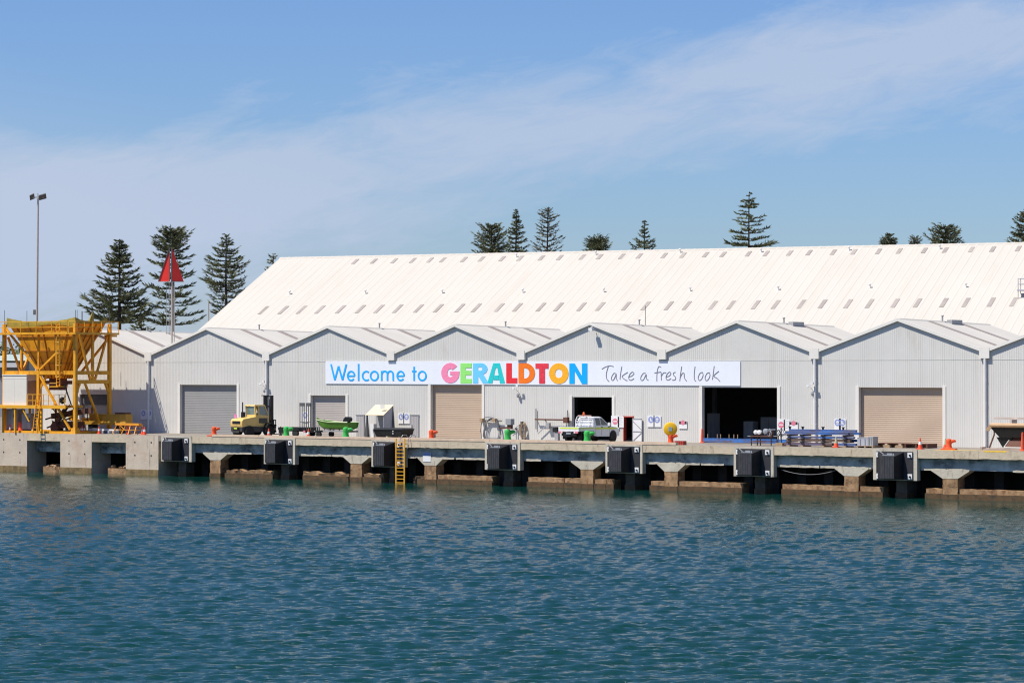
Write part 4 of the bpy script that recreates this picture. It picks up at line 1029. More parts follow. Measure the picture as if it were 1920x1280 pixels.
# ================================================================== YELLOW HOPPER
HX, HY = X(9, -7.5), -7.55
HW_, HL_ = X(142, -7.5) - HX, 4.5
hp = root('loading_hopper', (HX, HY, 0), 'big yellow steel hopper on a braced frame at the left end of the wharf', 'hopper')
zpf, zmb = 9.45, 5.72; zrail = 10.55
def leg(x, y, z0=0.0, z1=zpf + .9): m = MB(); m.box(x - .15, x + .15, y - .15, y + .15, z0, z1); m.build('leg', M_hop, hp)
w, l = HW_, HL_
for x, y in ((0, 0), (w, 0), (w, l), (0, l)): leg(x, y)
leg(w * 0.49, 0, 0, zmb + 0.2)
m = MB(); m.box(w * .49 - .09, w * .49 + .09, -.09, .09, zmb + .2, zpf); m.build('mid_post', M_hop, hp); m = MB(); m.box(w - .1, w + .1, l * .5 - .12, l * .5 + .12, zmb - .9, zpf); m.build('mid_post', M_hop, hp); m = MB(); m.box(-.1, .1, l*.5 - .12, l*.5 + .12, zmb, zpf); m.build('mid_post', M_hop, hp)
m = MB()
for x0_, y0_, x1_, y1_ in ((0, 0, w, 0), (w, 0, w, l), (w, l, 0, l), (0, l, 0, 0)):
    m.bar((x0_, y0_, zmb), (x1_, y1_, zmb), 0.22, 0.36)
m.bar((w, 0, zmb - 0.85), (w, l, zmb - 0.85), 0.24, 0.36)
m.bar((w, 0, zmb - 2.1), (w, 0.55, zmb - 1.0), 0.2); m.bar((w, l, zmb - 2.1), (w, l - .55, zmb - 1.0), 0.2); m.bar((w * .49, 0, zmb - 1.7), (w * .49 + .8, 0.3, zmb - 0.2), 0.2)
m.build('ring_beam', M_hop, hp)
m = MB()
for p, q in (((0.1, 0, zpf + .6), (w * .47, 0, zmb + .3)), ((w * .49, 0, zmb + .2), (w * .78, 0, zpf - 1.6)), ((0, l * .1, zpf - .3), (0, l * .48, zmb)), ((0, l * .9, zpf - .3), (0, l * .52, zmb)),
             ((w, l * .12, zpf - .2), (w, l * .44, zmb - .8)), ((w, l * .95, zpf - .0), (w, l * .56, zmb - .8)), ((w * .5, 0, zmb - .2), (w * .93, -.02, 0.4)), ((w, l * .28, zmb - 1), (w, l * .72, 0.9)), ((0.2, l, zpf - .5), (w * .5, l, zmb)), ((w * .98, l, zpf - .5), (w * .6, l, zmb))):
    m.bar(p, q, 0.18)
m.build('brace', M_hop, hp)
m = MB()                                                # walkways
m.box(-0.9, w + 0.15, -0.95, -0.15, zpf - .12, zpf + .08); m.box(w + .15, w + 1.0, -0.95, l + .3, zpf - .14, zpf + .04); m.box(w + .1, w + .9, l - 0.8, l + .1, zpf - .34, zpf - .16)
m.build('walkway', M_hop, hp)
m = MB()
def rails(p, q, n):
    p, q = Vector(p), Vector(q)
    for z in (0.55, 1.1): m.bar(p + Vector((0, 0, z)), q + Vector((0, 0, z)), 0.06)
    for i in range(n + 1): c = p.lerp(q, i / n); m.bar(c, c + Vector((0, 0, 1.1)), 0.06)
rails((-0.9, -0.95, zpf), (w - .1, -0.95, zpf), 5); rails((w + .95, -0.9, zpf), (w + .95, l + .25, zpf), 5); rails((w + .1, -0.95, zpf), (w + .95, -0.95, zpf), 1)
m.build('handrail', M_yel, hp)
# funnel: four plated slopes with ribs
cx_, cy_ = w * 0.52, l * 0.5; zt2, zb2 = zpf + 1.05, zmb - 0.55
T = [(0.3, 0.3), (w - .3, 0.3), (w - .3, l - .3), (0.3, l - .3)]; Bm = [(cx_ - 1.1, cy_ - .8), (cx_ + 1.1, cy_ - .8), (cx_ + 1.1, cy_ + .8), (cx_ - 1.1, cy_ + .8)]
zc = zt2 - 0.22
m = MB(); vs = [(x, y, zt2) for x, y in T] + [(x, y, zc) for x, y in T] + [(x, y, zb2) for x, y in Bm]
m.add(vs, [(i, (i+1) % 4, 4 + (i+1) % 4, 4 + i) for i in range(4)] + [(4 + i, 4 + (i+1) % 4, 8 + (i+1) % 4, 8 + i) for i in range(4)])
fun = m.build('funnel', M_hop, hp, smooth=False)
m = MB()
def lerp2(a, b, t): return (a[0] + (b[0]-a[0])*t, a[1] + (b[1]-a[1])*t)
for i in range(4):
    j = (i + 1) % 4; nrm = [(0, -1), (1, 0), (0, 1), (-1, 0)][i]
    for k in range(5):
        t = (k + .5) / 5; a = lerp2(T[i], T[j], t); b = lerp2(Bm[i], Bm[j], t); o_ = 0.06
        m.bar((a[0] + nrm[0]*o_, a[1] + nrm[1]*o_, zt2), (a[0] + nrm[0]*o_, a[1] + nrm[1]*o_, zc), 0.09)
        m.bar((a[0] + nrm[0]*o_, a[1] + nrm[1]*o_, zc), (b[0] + nrm[0]*o_, b[1] + nrm[1]*o_, zb2), 0.06)
    for s in (0.22, 0.48, 0.72):
        a = lerp2(T[i], Bm[i], s); b = lerp2(T[j], Bm[j], s); z = zc + (zb2 - zc) * s
        m.bar((a[0] + nrm[0]*.06, a[1] + nrm[1]*.06, z), (b[0] + nrm[0]*.06, b[1] + nrm[1]*.06, z), 0.06)
m.build('stiffener', mat('rib_rust', (0.36, 0.13, 0.015), .6, var=.25), fun)
m = MB(); m.box(cx_ - .65, cx_ + .65, cy_ - .55, cy_ + .55, zb2 - 1.1, zb2); m.box(cx_ - 1.6, cx_ + 1.1, cy_ - .8, cy_ + .8, zb2 - .55, zb2 - .2); m.build('outlet_chute', M_brown, fun)
# torn tarpaulin along the rim
m = MB(); vs = []; K = 24
R_ = random.Random(5)
for side in range(2):
    o = len(m.v); vs = []
    for i in range(K + 1):
        t = i / K
        x, y = (0.15 + (w - .3) * t, 0.16) if side == 0 else (w - .16, 0.15 + (l - .3) * t)
        zt3 = zt2 + 0.05 + 0.42 * abs(2 * t - 1) ** 2.5 + R_.uniform(-.03, .03); zb3 = zt2 - 0.25 - 0.28 * (math.sin(t * 7 + side) * .5 + .5)
        vs += [(x, y, zt3), (x + (0.05 if side else 0), y - (0 if side else .05), (zt3 + zb3) / 2), (x, y, zb3 if side == 0 else zt3 - 0.2)]
    m.add(vs, [f for i in range(K) for f in ((i*3, i*3+3, i*3+4, i*3+1), (i*3+1, i*3+4, i*3+5, i*3+2))])
m.hexa([(w - .3, l * .42, zt2), (w - .1, l * .42, zt2), (w - .1, l * .56, zt2), (w - .3, l * .56, zt2)], [(w - .22, l * .55, zt2 + 1.0), (w - .18, l * .55, zt2 + 1.0), (w - .18, l * .58, zt2 + 1.0), (w - .22, l * .58, zt2 + 1.0)])
m.build('tarpaulin', M_oliv, fun, fix=False)
m = MB()
for x, y in ((0, 0), (w * .32, 0), (w * .62, l), (w * .66, l * .9), (w, 0), (w + .12, 0.1), (w, l * .5), (w, l)): m.cyl((x, y, zpf + .8), (x, y, zpf + 2.15 + (0 if x else .1)), 0.025, n=5)
m.build('tarp_rod', M_grey, hp)
# caged ladder
m = MB(); lx_ = w * 0.80; ly = -0.35
for x in (-.22, .22): m.bar((lx_ + x, ly, zmb - 1.3), (lx_ + x, ly, zpf + 1), 0.06)
z = zmb - 1.2
while z < zpf + .9: m.bar((lx_ - .22, ly, z), (lx_ + .22, ly, z), 0.04); z += 0.3
for k in range(5):
    a = math.pi * (1.1 + 0.8 * k / 4 + 0.0)
    x, y = lx_ + .42 * math.cos(a) * 1.0 + .25, ly + .45 * math.sin(a)
    m.bar((x, y, zmb - .4), (x, y, zpf + .9), 0.035)
for z in (zmb - .4, zmb + .7, zmb + 1.8, zmb + 2.9): m.tube([(lx_ + .25 + .42 * math.cos(math.pi * (1.05 + .9 * k / 6)), ly + .45 * math.sin(math.pi * (1.05 + .9 * k / 6)), z) for k in range(7)], 0.03, 5)
m.box(lx_ - .35, lx_ + .75, ly - .8, ly + .4, zmb - 1.35, zmb - 1.25); m.bar((lx_ - .3, ly - .8, zmb - .95), (lx_ + .7, ly - .8, zmb - .95), .05)
m.build('caged_ladder', M_yel, hp)
# lower service platform
pz = 2.55; px1 = X(118, HY - 1.0) - HX
m = MB(); m.box(-2.2, px1, -0.6, 1.6, pz - .12, pz + .1); m.bar((-2.2, -.62, pz - .05), (px1, -.62, pz - .05), .1, .3)
m.build('platform_deck', M_yel, hp)
m = MB()
for x in (-.25, X(36, HY) - HX, X(85, HY) - HX): m.bar((x, -.5, 0), (x, -.5, pz - .1), .18); m.bar((x, 1.4, 0), (x, 1.4, pz - .1), .18)
m.bar((X(48, HY) - HX, -.5, pz - .1), (X(62, HY) - HX, -.5, 1.1), .1)
m.build('platform_post', M_yel, hp)
m = MB(); rx0 = X(52, HY - .6) - HX
for z in (pz + .55, pz + 1.12): m.bar((rx0, -.6, z), (px1 - .2, -.6, z), .055)
for i in range(8): x = rx0 + (px1 - .2 - rx0) * i / 7; m.bar((x, -.6, pz), (x, -.6, pz + 1.12), .055)
m.build('platform_rail', M_yel, hp)
m = MB(); sx0 = X(69, HY - .9) - HX
for x in (-.28, .28): m.bar((sx0 + x, -1.15, 0.0), (sx0 + x, -.65, pz + .9), .07)
for i in range(8): z = .25 + i * .3; m.bar((sx0 - .28, -1.13 + z * .19, z), (sx0 + .28, -1.13 + z * .19, z), .05)
m.build('step_ladder', M_hop, hp)
m = MB(); m.box(-.2, w + .2, -.14, .14, 0.0, .22); m.box(w - .14, w + .14, .2, l, 0, .22); m.box(-.2, w, l - .1, l + .1, 0, .22); m.hexa([(w - .35, -.35, .0), (w + .35, -.35, .0), (w + .35, .35, .0), (w - .35, .35, 0)], [(w - .25, -.25, .55), (w + .25, -.25, .55), (w + .25, .25, .55), (w - .25, .25, .55)])
m.build('base_beam', M_hop, hp)
# discharge conveyor and drive under the funnel
m = MB(); m.bar((w * .55, 1.2, 1.6), (w + 1.2, 1.0, 2.2), 0.3, .5); m.box(w * .58, w * .9, .9, 2.2, .5, 1.1); m.bar((w * .5, 1.0, .5), (w * .98, .9, 1.9), .12); m.bar((w * .5, .8, 1.3), (w * .98, .7, 2.4), .12); m.bar((w * .62, .8, .5), (w * .80, .8, 2.6), .3)
m.cyl((w * .64, .6, .55), (w * .64, 1.4, .55), .5); m.cyl((w * .86, .4, .45), (w * .86, .7, .45), .4, mi=1)
for i in range(9): m.bar((w * R_.uniform(.55, .98), .3 + R_.random(), R_.uniform(.4, 2.6)), (w * R_.uniform(.55, .98), .3 + R_.random(), R_.uniform(.4, 2.6)), .07)
m.build('drive_machinery', [M_brown, M_black], hp)
m = MB(); q = [(w * .88, -.3, 4.6), (w * .93, -.32, 3.6), (w * .97, -.3, 2.8), (w * .86, -.3, 2.2)]
m.tube(q, .05, 6); m.tube([(a + .12, b, c - .1) for a, b, c in q], .04, 6); m.tube([(w * .93, -.3, 4.8), (w * .90, -.35, 3.4), (w * .8, -.3, 2.9)], .035, 6); m.lathe([(.05, -.3), (.28, -.15), (.3, .2), (.1, .35)], (w * .87, -.45, 3.1), n=10); m.build('hydraulic_hose', M_black, hp)
# cabin sitting on the platform: a thing of its own
c0 = X(5.2, HY - .4); c1_ = X(49.8, HY - .4)
cb = root('control_cabin', (c0, HY - .4, pz + .1), 'cream box cabin standing on the hopper service platform', 'cabin')
cw = c1_ - c0
m = MB(); m.box(0, cw, 0, 1.6, 0, 2.80); m.build('body', M_box, cb)
m = MB(); m.box(-.05, cw + .05, -.05, 1.65, 2.801, 2.90); m.build('roof', M_box, cb)
m = MB(); m.box(0.02, cw - .02, -.012, -.002, 2.50, 2.54); m.box(cw * .5 - .012, cw * .5 + .012, -.010, -.002, 0, 2.5); m.build('seam', M_trim, cb)
m = MB(); m.box(cw + .002, cw + .04, .15, 1.45, .05, 2.3); m.build('door', mat('cabin_brown', (0.33, 0.24, 0.17), .6), cb)
for a, b, zt_, lab in ((9, 33, 2.25, 'wide grey electrical cabinet under the hopper platform'), (41, 58, 1.85, 'narrow grey electrical cabinet beside the platform post')):
    xa, xb = X(a, HY + .4), X(b, HY + .4)
    r = root('electrical_cabinet', (xa, HY + .4, 0), lab, 'cabinet', 'electrical cabinets under the hopper')
    m = MB(); m.box(0, xb - xa, 0, 1.0, .35, zt_); m.build('body', M_cab, r)
    m = MB(); m.box(0.04, (xb - xa) * .48, -.03, -.002, .45, zt_ - .1); m.build('door', M_cab, r)
    m = MB(); m.box((xb - xa) * .52, xb - xa - .04, -.03, -.002, .45, zt_ - .1); m.build('door', M_cab, r)
    m = MB(); m.box(.1, xb - xa - .1, .1, .9, 0, .35); m.build('plinth', M_black, r)
    m = MB(); m.box((xb - xa) * .68, (xb - xa) * .9, -.06, -.031, zt_ - .8, zt_ - .45); m.build('meter_window', M_black, r)

# yellow box girder skid
gx0, gx1 = X(155, -4.2), X(236, -4.2)
gd = root('box_girder', (gx0, -4.2, 0), 'long ochre steel box girder lying on blocks beside the hopper', 'girder')
L = gx1 - gx0; z0 = .88
m = MB(); m.box(L * .18, L, 0, .9, z0 + .25, z0 + .95); m.box(0, L, -.05, .95, z0 - .05, z0 + .25); m.build('girder_body', mat('ochre_steel', (0.50, 0.27, 0.03), .55, var=.2, stain=(.2, .1, .03), stain_amt=.5, stain_scale=(.7, 1, 1)), gd)
m = MB(); m.box(L * .73, L * .98, .1, .8, z0 + .95, z0 + 1.1); m.build('cover_plate', M_brown, gd)
m = MB(); m.box(-.06, .02, -.1, 1.0, z0 - .1, z0 + .55); m.build('end_plate', M_yel, gd); m = MB(); m.box(L * .16, L * .18, -.02, .92, z0 + .25, z0 + 1.0); m.build('end_plate', M_yel, gd)
for x in (.12, .75):
    m = MB(); m.box(L * x, L * x + .5, .05, .85, 0, z0 - .06); m.build('support_block', M_black, gd)
m = MB(); m.bar((L * .13, .3, z0 + .25), (L * .15, .3, z0 + 1.3), .1); m.bar((L * .15, .3, z0 + 1.3), (L * .2, .3, z0 + 1.75), .12); m.bar((L * .06, .3, z0 + .25), (L * .06, .3, z0 + 1.2), .06); m.build('lever', M_brown, gd)
# yellow V drawbar
dx = X(122, -5.2)
db = root('drawbar', (dx, -5.2, 0), 'yellow pointed steel drawbar at the foot of the hopper corner leg', 'drawbar')
m = MB(); m.hexa([(0, 0, 1.0), (1.6, .3, .85), (1.6, .6, .85), (0, .9, 1.0)], [(0, 0, 1.12), (1.6, .3, 1.1), (1.6, .6, 1.1), (0, .9, 1.12)]); m.hexa([(.2, .3, 1.2), (1.6, .4, 1.12), (1.6, .5, 1.12), (.2, .6, 1.2)], [(.2, .3, 1.75), (1.6, .4, 1.2), (1.6, .5, 1.2), (.2, .6, 1.75)]); m.build('tongue', M_yel, db)
m = MB(); m.cyl((.9, .25, .42), (.9, .65, .42), .42, n=16); m.bar((.9, .45, .4), (.9, .45, 1.0), .12); m.build('jockey_wheel', M_tyre, db)
# white skids on the deck
for u0_, u1_, z1_, y_, lab in ((165, 187, .55, -5.0, 'white plastic skid under the left part of the ochre girder'), (190, 214, .52, -5.2, 'white plastic skid under the right part of the ochre girder')):
    a, b = X(u0_, y_), X(u1_, y_); r = root('pallet_skid', (a, y_, 0), lab, 'pallet', 'pale skids under the girder'); L = b - a
    for i in range(2): m = MB(); m.box(0, L, .1 + i * .4, .3 + i * .4, .28, z1_ - .1); m.build('deck_board', M_white, r)
    for i in range(3): m = MB(); m.box(L * i / 2.4, L * i / 2.4 + .22, .05, .75, 0, .279); m.build('foot_block', M_cab if i != 1 else M_white, r)
# yellow trestle
ta, tb = X(219, -6.6), X(263, -6.6)
tr = root('steel_trestle', (ta, -6.6, 0), 'orange yellow steel trestle stand between the hopper and the cones', 'trestle'); L = tb - ta
M_tres = mat('trestle_orange', (0.80, 0.33, 0.03), .5, var=.15)
m = MB(); m.box(0, L, -.2, .25, .86, 1.04); m.box(L * .1, L * .95, .3, .5, .78, .95); m.build('top_beam', M_tres, tr)
for x, dx_ in ((.1, -.25), (L * .42, -.25), (L * .62, .2), (L * .88, .2)):
    m = MB(); m.bar((x, -.1, .86), (x + dx_ * .6, -.55, 0), .06); m.bar((x, .2, .86), (x + dx_ * .6, .75, 0), .06); m.bar((x + dx_ * .3, -.32, .42), (x + dx_ * .3, .47, .42), .05); m.build('leg_pair', M_tres, tr)
m = MB(); m.bar((0, -.35, .45), (L * .95, -.35, .45), .05); m.bar((L * .2, -.15, .8), (L * .5, -.4, .4), .04); m.build('tie_bar', M_tres, tr)

# ================================================================== BOLLARDS, CONES
def make_bollard():
    r = root('mooring_bollard', (0, 0, 0), 'x', 'bollard', 'painted mooring bollards along the wharf edge')
    m = MB(); m.prism([(-.7, -.5), (.7, -.5), (.85, -.25), (.85, .25), (.7, .5), (-.7, .5), (-.85, .25), (-.85, -.25)], 'z', 0, .13); m.build('base_plate', M_bgreen, r)
    m = MB(); m.lathe([(.44, .13), (.33, .22), (.28, .45), (.29, .75), (.32, .92), (.27, 1.06), (.14, 1.14), (.02, 1.16)], n=18)
    m.build('post', M_bgreen, r)
    m = MB(); m.tube([(.1, 0, .78), (.38, -.02, .9), (.58, -.03, .92), (.72, -.03, .86)], [.22, .18, .16, .08], 10); m.build('horn', M_bgreen, r)
    return r
b0 = make_bollard()
def recolor(o, mt):
    for c in o.children:
        c.data = c.data.copy(); c.data.materials[0] = mt
BOL = [(40, 0, .95, 'orange', 'orange bollard low among cones in front of the grey cabinets, far left'), (401.5, 0, .76, 'orange', 'orange bollard in front of the grey roller door, left of the forklift'),
       (537, 0, .86, 'green', 'green bollard in front of the flatbed trailer'), (648.5, 0, .88, 'green', 'green bollard under the stern of the green boat'), (809, 0, .78, 'orange', 'orange bollard at the left jamb of the tan roller door'),
       (952, 0, .90, 'green', 'green bollard carrying a grey box, right of the hanging hose'), (1101, 0, .90, 'green', 'green bollard in front of the white utility truck'),
       (1257.5, 0, .78, 'orange', 'orange bollard carrying the big yellow drum'), (1779, 0, .72, 'orange', 'orange bollard near the faded cone at the right')]
bols = []
for i, (u, _, sc, c, lab) in enumerate(BOL):
    b = b0 if i == 0 else copy_tree(b0)
    yb = YQ + (0.95 if 400 < u < 1270 else 1.0)
    b.location = (X(u, yb), yb, 0.0); b.scale = (sc, sc, sc); b.rotation_euler = (0, 0, rnd.uniform(.3, .7)); b['label'] = lab; bols.append((b, c))
for b, c in bols:
    if c == 'orange': recolor(b, M_orange)
# grey box clamped on a green bollard
B = bols[5][0]
r = root('valve_box', (B.location.x, B.location.y, 1.05), 'small grey box on a rusty clamp atop a green bollard', 'box')
m = MB(); m.box(-.05, .5, -.25, .25, .36, .85); m.build('housing', M_cab, r)
m = MB(); m.bar((-.8, 0, .05), (.45, 0, .15), .14); m.box(.05, .42, -.15, .15, .0, .36); m.build('clamp', M_brown, r)
# yellow drum on orange bollard
B = bols[7][0]
r = root('hose_drum', (B.location.x, B.location.y - .05, 0.9), 'round yellow drum with a grey square centre plate on an orange bollard', 'drum')
r.rotation_euler = (0, 0, YAW * .9)
zc_ = Zt(1258, 804, YQ + .9) - .9
M_drum = mat('drum_yellow', (0.92, 0.52, 0.015), .45, var=.08)
m = MB(); m.lathe([(.02, -.16), (.45, -.17), (.52, -.13), (.55, -.05), (.55, .12), (.5, .2), (.02, .22)], (0, 0, zc_), n=28, axis='y'); m.build('drum', M_drum, r)
m = MB(); m.box(-.14, .14, -.20, -.172, zc_ - .16, zc_ + .16); m.build('centre_plate', mat('plate_teal', (.35, .48, .48), .4), r)
m = MB(); m.prism([(-.35, 0.0), (.35, 0.0), (.22, zc_ - .5), (-.22, zc_ - .5)], 'y', -.1, .12); m.build('cradle', M_orange, r)
p = X(1276, YQ + .9)
r = root('rust_plate_stack', (p, YQ + .9, 0), 'dark red ribbed steel block beside the orange bollard with the yellow drum', 'steel block')
for i in range(5): m = MB(); m.box(-.42 + i * .17, -.28 + i * .17, -.25, .25, 0.0, .32); m.build('plate', M_redframe, r)

def make_cone(h=0.75):
    r = root('traffic_cone', (0, 0, 0), 'x', 'traffic cone', 'traffic cones along the wharf')
    m = MB(); m.box(-.19, .19, -.19, .19, 0, .04); m.build('base', M_cone, r)
    m = MB(); m.lathe([(.155, .04), (.108, .30)], n=14); m.build('cone_body', M_cone, r); m = MB(); m.lathe([(.072, .50), (.03, .74), (.02, .75)], n=14); m.build('cone_tip', M_cone, r)
    m = MB(); m.lathe([(.109, .30), (.0725, .50)], n=14); m.build('reflective_band', M_refl, r)
    return r
k0 = make_cone()
CONES = [(19, -7.2, 1.05, 'cone in front of the wide grey cabinet, far left'), (70.5, -7.3, .8, 'cone at the foot of the hopper step ladder'), (154, -6.3, 1.0, 'cone at the left end of the ochre girder'), (186, -6.0, .95, 'cone under the middle of the ochre girder'),
         (267.5, -6.4, 1.05, 'cone of the close pair below the downpipe, nearer the trestle'), (271.2, -6.6, 1.0, 'cone of the close pair below the downpipe, farther from the trestle'), (504, -7.0, 1.05, 'cone beside the forklift front wheel'), (578.5, -7.0, 1.1, 'cone at the ramp end of the flatbed trailer'),
         (1567.5, -6.8, 1.15, 'faded yellow topped cone in front of the blue beams'), (1725, -6.9, 1.15, 'clean orange and white cone in front of the wide tan roller door'), (1772.5, -5.6, 1.1, 'cone with a faded straw top beside the orange bollard at right'), (61, -7.3, .7, 'cone left of the hopper step ladder')]
for i, (u, y, sc, lab) in enumerate(CONES):
    c = k0 if i == 0 else copy_tree(k0)
    c.location = (X(u, y), y, 0.0); c.scale = (sc * 1.1, sc * 1.1, sc); c['label'] = 'orange traffic ' + lab
    if 'faded' in lab:
        for ch in c.children:
            if 'band' in ch.name or 'tip' in ch.name: ch.data = ch.data.copy(); ch.data.materials[0] = M_dull
# orange tubular delineators
for u, y, h, lab in ((1316.5, -1.0, 1.15, 'tall orange delineator post at the left jamb of the wide dark doorway'), (240, -6.3, .95, 'orange delineator post leaning by the trestle'), (1917, -6.6, 1.35, 'orange folding barrier leg at the right edge of the view')):
    r = root('delineator_post', (X(u, y), y, 0), lab, 'delineator', None); m = MB(); m.lathe([(.2, 0), (.2, .06), (.13, .1)], n=12); m.build('base', M_cone, r)
    m = MB(); m.lathe([(.13, .1), (.10, h * .6), (.07, h), (.02, h + .02)], n=12); m.build('tube', M_cone, r)

# ================================================================== FORKLIFT
def wheel(parent, x, y, r, w, side=1, name='wheel', n=22):
    wr = MB(); wr.lathe([(r * .55, -w/2), (r * .93, -w/2), (r, -w * .3), (r, w * .3), (r * .93, w/2), (r * .55, w/2)], (x, y, r), n=n, axis='x'); wo = wr.build(name, M_tyre, parent)
    m = MB(); m.lathe([(.03, -w * .42), (r * .3, -w * .44), (r * .56, -w * .3), (r * .56, w * .3), (r * .3, w * .44), (.03, w * .42)], (x, y, r), n=14, axis='x'); m.build('rim', M_hub, wo)
    return wo
FY = -5.2
fk = root('forklift', (X(463, FY), FY - 1.0, 0), 'large yellow forklift with enclosed cab and tall black mast', 'forklift', rz=math.radians(-12))
m = MB(); m.prism([(-.3, .92), (-.38, 1.12), (-.36, 1.5), (-.2, 1.68), (.6, 1.80), (1.35, 1.92), (1.35, 1.0), (1.05, .98), (.55, 1.02)], 'x', -.95, .95); m.build('engine_hood', M_fork, fk)
m = MB(); m.box(-.62, .62, -.40, -.345, 1.22, 1.50); m.build('grille', M_black, fk)
m = MB(); m.prism([(-.34, .5), (-.34, .91), (.1, .97), (1.0, .97), (2.9, .85), (2.9, .45), (1.2, .4), (.9, .62), (.2, .62), (0, .4)], 'x', -.92, .92); m.box(-.5, .5, -.42, -.345, .35, .62); m.box(-.45, .45, -.46, -.35, .62, .86, mi=1); m.build('chassis', [mat('chassis_dark', (.05, .048, .046), .6, var=.3), M_black], fk)
m = MB(); m.box(-.28, .22, -.465, -.462, .72, .86); m.build('number_plate', M_safety, fk)
m = MB(); m.prism([(1.36, .95), (1.36, 2.05), (1.42, 2.1), (2.95, 2.02), (2.95, .85)], 'x', -.75, .80); m.build('cab_lower', M_fork, fk)
m = MB(); m.box(.805, .83, 1.75, 2.75, 1.28, 1.75); m.build('door_lower_glass', mat('dark_panel', (.04, .045, .045), .2), fk)
m = MB()
for x in (-.70, .75):
    m.bar((x, 1.40, 2.05), (x, 1.30, 2.95), .13); m.bar((x, 1.72, 2.05), (x, 1.68, 2.95), .16, .12); m.bar((x, 2.90, 2.0), (x, 2.45, 2.95), .10)
m.hexa([(-.78, 1.2, 2.93), (.83, 1.2, 2.93), (.83, 2.5, 2.93), (-.78, 2.5, 2.93)], [(-.74, 1.26, 3.05), (.79, 1.26, 3.05), (.79, 2.42, 3.05), (-.74, 2.42, 3.05)]); m.build('cab_frame', M_fork, fk)
m = MB(); m.add([(.755, 1.80, 2.06), (.755, 2.84, 2.03), (.755, 2.42, 2.9), (.755, 1.76, 2.9)], [(0,1,2,3)]); m.build('side_window', M_pglass, fk, fix=False)
m = MB(); m.add([(-.64, 1.38, 2.1), (.69, 1.38, 2.1), (.69, 1.31, 2.9), (-.64, 1.31, 2.9)], [(0,1,2,3)]); m.build('rear_window', M_pglass, fk, fix=False)
m = MB(); m.add([(-.64, 2.93, 2.05), (.69, 2.93, 2.05), (.69, 2.47, 2.92), (-.64, 2.47, 2.92)], [(0,1,2,3)]); m.build('front_window', M_pglass, fk, fix=False)
m = MB(); m.box(-.35, .15, 1.6, 2.1, 2.02, 2.25); m.box(-.35, .15, 1.55, 1.68, 2.25, 2.72); m.build('seat', M_black, fk)
m = MB(); m.cyl((-.55, .85, 1.8), (-.55, .85, 2.35), .22, n=12); m.cyl((-.85, 1.0, 1.8), (-.85, 1.0, 3.3), .06, n=8); m.build('exhaust', M_black, fk)
m = MB(); m.cyl((-.95, .2, 1.95), (-.95, .24, 1.95), .22, n=14); m.bar((-.95, .24, 1.6), (-.95, .24, 1.95), .06); m.build('warning_disc', mat('disc_pink', (.75, .22, .45), .5), fk)
for x, y, rr, ww in ((-.92, .45, .52, .42), (.92, .45, .52, .42), (-.98, 2.75, .56, .48), (.98, 2.75, .56, .48)): wheel(fk, x, y, rr, ww)
m = MB()
for x in (-.62, .62): m.prism([(2.2, .9), (2.35, 1.2), (2.75, 1.32), (3.2, 1.15), (3.35, .8), (3.22, .8), (3.05, 1.05), (2.75, 1.2), (2.45, 1.1), (2.32, .9)], 'x', x * 1.95 - .25, x * 1.95 + .25)
m.build('mudguard', M_black, fk)
m = MB()
for x in (-.52, .52): m.box(x - .11, x + .11, 3.32, 3.62, .2, 3.95); m.box(x * .72 - .07, x * .72 + .07, 3.38, 3.6, .3, 3.85)
for z in (.5, 1.6, 2.85, 3.8): m.box(-.55, .55, 3.36, 3.5, z, z + .13)
m.cyl((-.3, 3.42, .3), (-.3, 3.42, 3.6), .07); m.cyl((.3, 3.42, .3), (.3, 3.42, 3.6), .07); m.box(-.9, .1, 3.3, 3.4, 3.88, 3.97)
m.bar((.5, 2.5, 2.9), (.5, 3.35, 2.75), .06)
m.build('mast', M_black, fk)
m = MB(); m.box(-.95, .95, 3.64, 3.74, .35, .55); m.box(-.95, .95, 3.64, 3.74, .95, 1.1); m.box(-.95, .95, 3.64, 3.7, 1.5, 1.6)
for i in range(7): m.box(-.95 + i * .305, -.88 + i * .305, 3.64, 3.7, .35, 1.6)
m.build('carriage', M_black, fk)
for x in (-.5, .5): m = MB(); m.box(x - .09, x + .09, 3.76, 3.84, .2, 1.05); m.box(x - .09, x + .09, 3.76, 5.0, .14, .2); m.build('fork', M_black, fk)
fk.scale = (.93, .93, .93)

# ================================================================== FLATBED TRAILER WITH RAMPS
TYY = -4.0
t0, t1 = X(524, TYY), X(586, TYY); L = t1 - t0
tl = root('flatbed_trailer', (t0, TYY, 0), 'black flatbed trailer with two tall ramps folded upright', 'trailer')
m = MB(); m.box(L * .18, L, -1.0, 1.0, .62, .86); m.box(L * .2, L * .98, -.9, .9, .5, .62); m.box(L * .2, L * .5, -1.0, -.9, .3, .62); m.build('bed', M_black, tl)
m = MB(); m.bar((L * .2, -.5, .6), (0, 0, .55), .12); m.bar((L * .2, .5, .6), (0, 0, .55), .12); m.cyl((0.15, 0, .1), (.15, 0, .9), .05); m.cyl((.15, -.08, .13), (.15, .08, .13), .13); m.build('drawbar', M_black, tl)
for y in (-1.12, 1.12):
    wm = MB(); wm.lathe([(.2, -.1), (.33, -.1), (.35, -.06), (.35, .06), (.33, .1), (.2, .1)], (L * .74, y, .35), n=18, axis='y'); wo = wm.build('wheel', M_tyre, tl)
    m = MB(); m.lathe([(.02, -.09), (.2, -.08), (.2, .08), (.02, .09)], (L * .74, y, .35), n=12, axis='y'); m.build('rim', M_hub, wo)
    m = MB(); m.prism([(L * .74 - .55, .6), (L * .74 - .4, .8), (L * .74 + .4, .8), (L * .74 + .55, .6)], 'y', y - .14, y + .14); m.build('mudguard', M_black, tl)
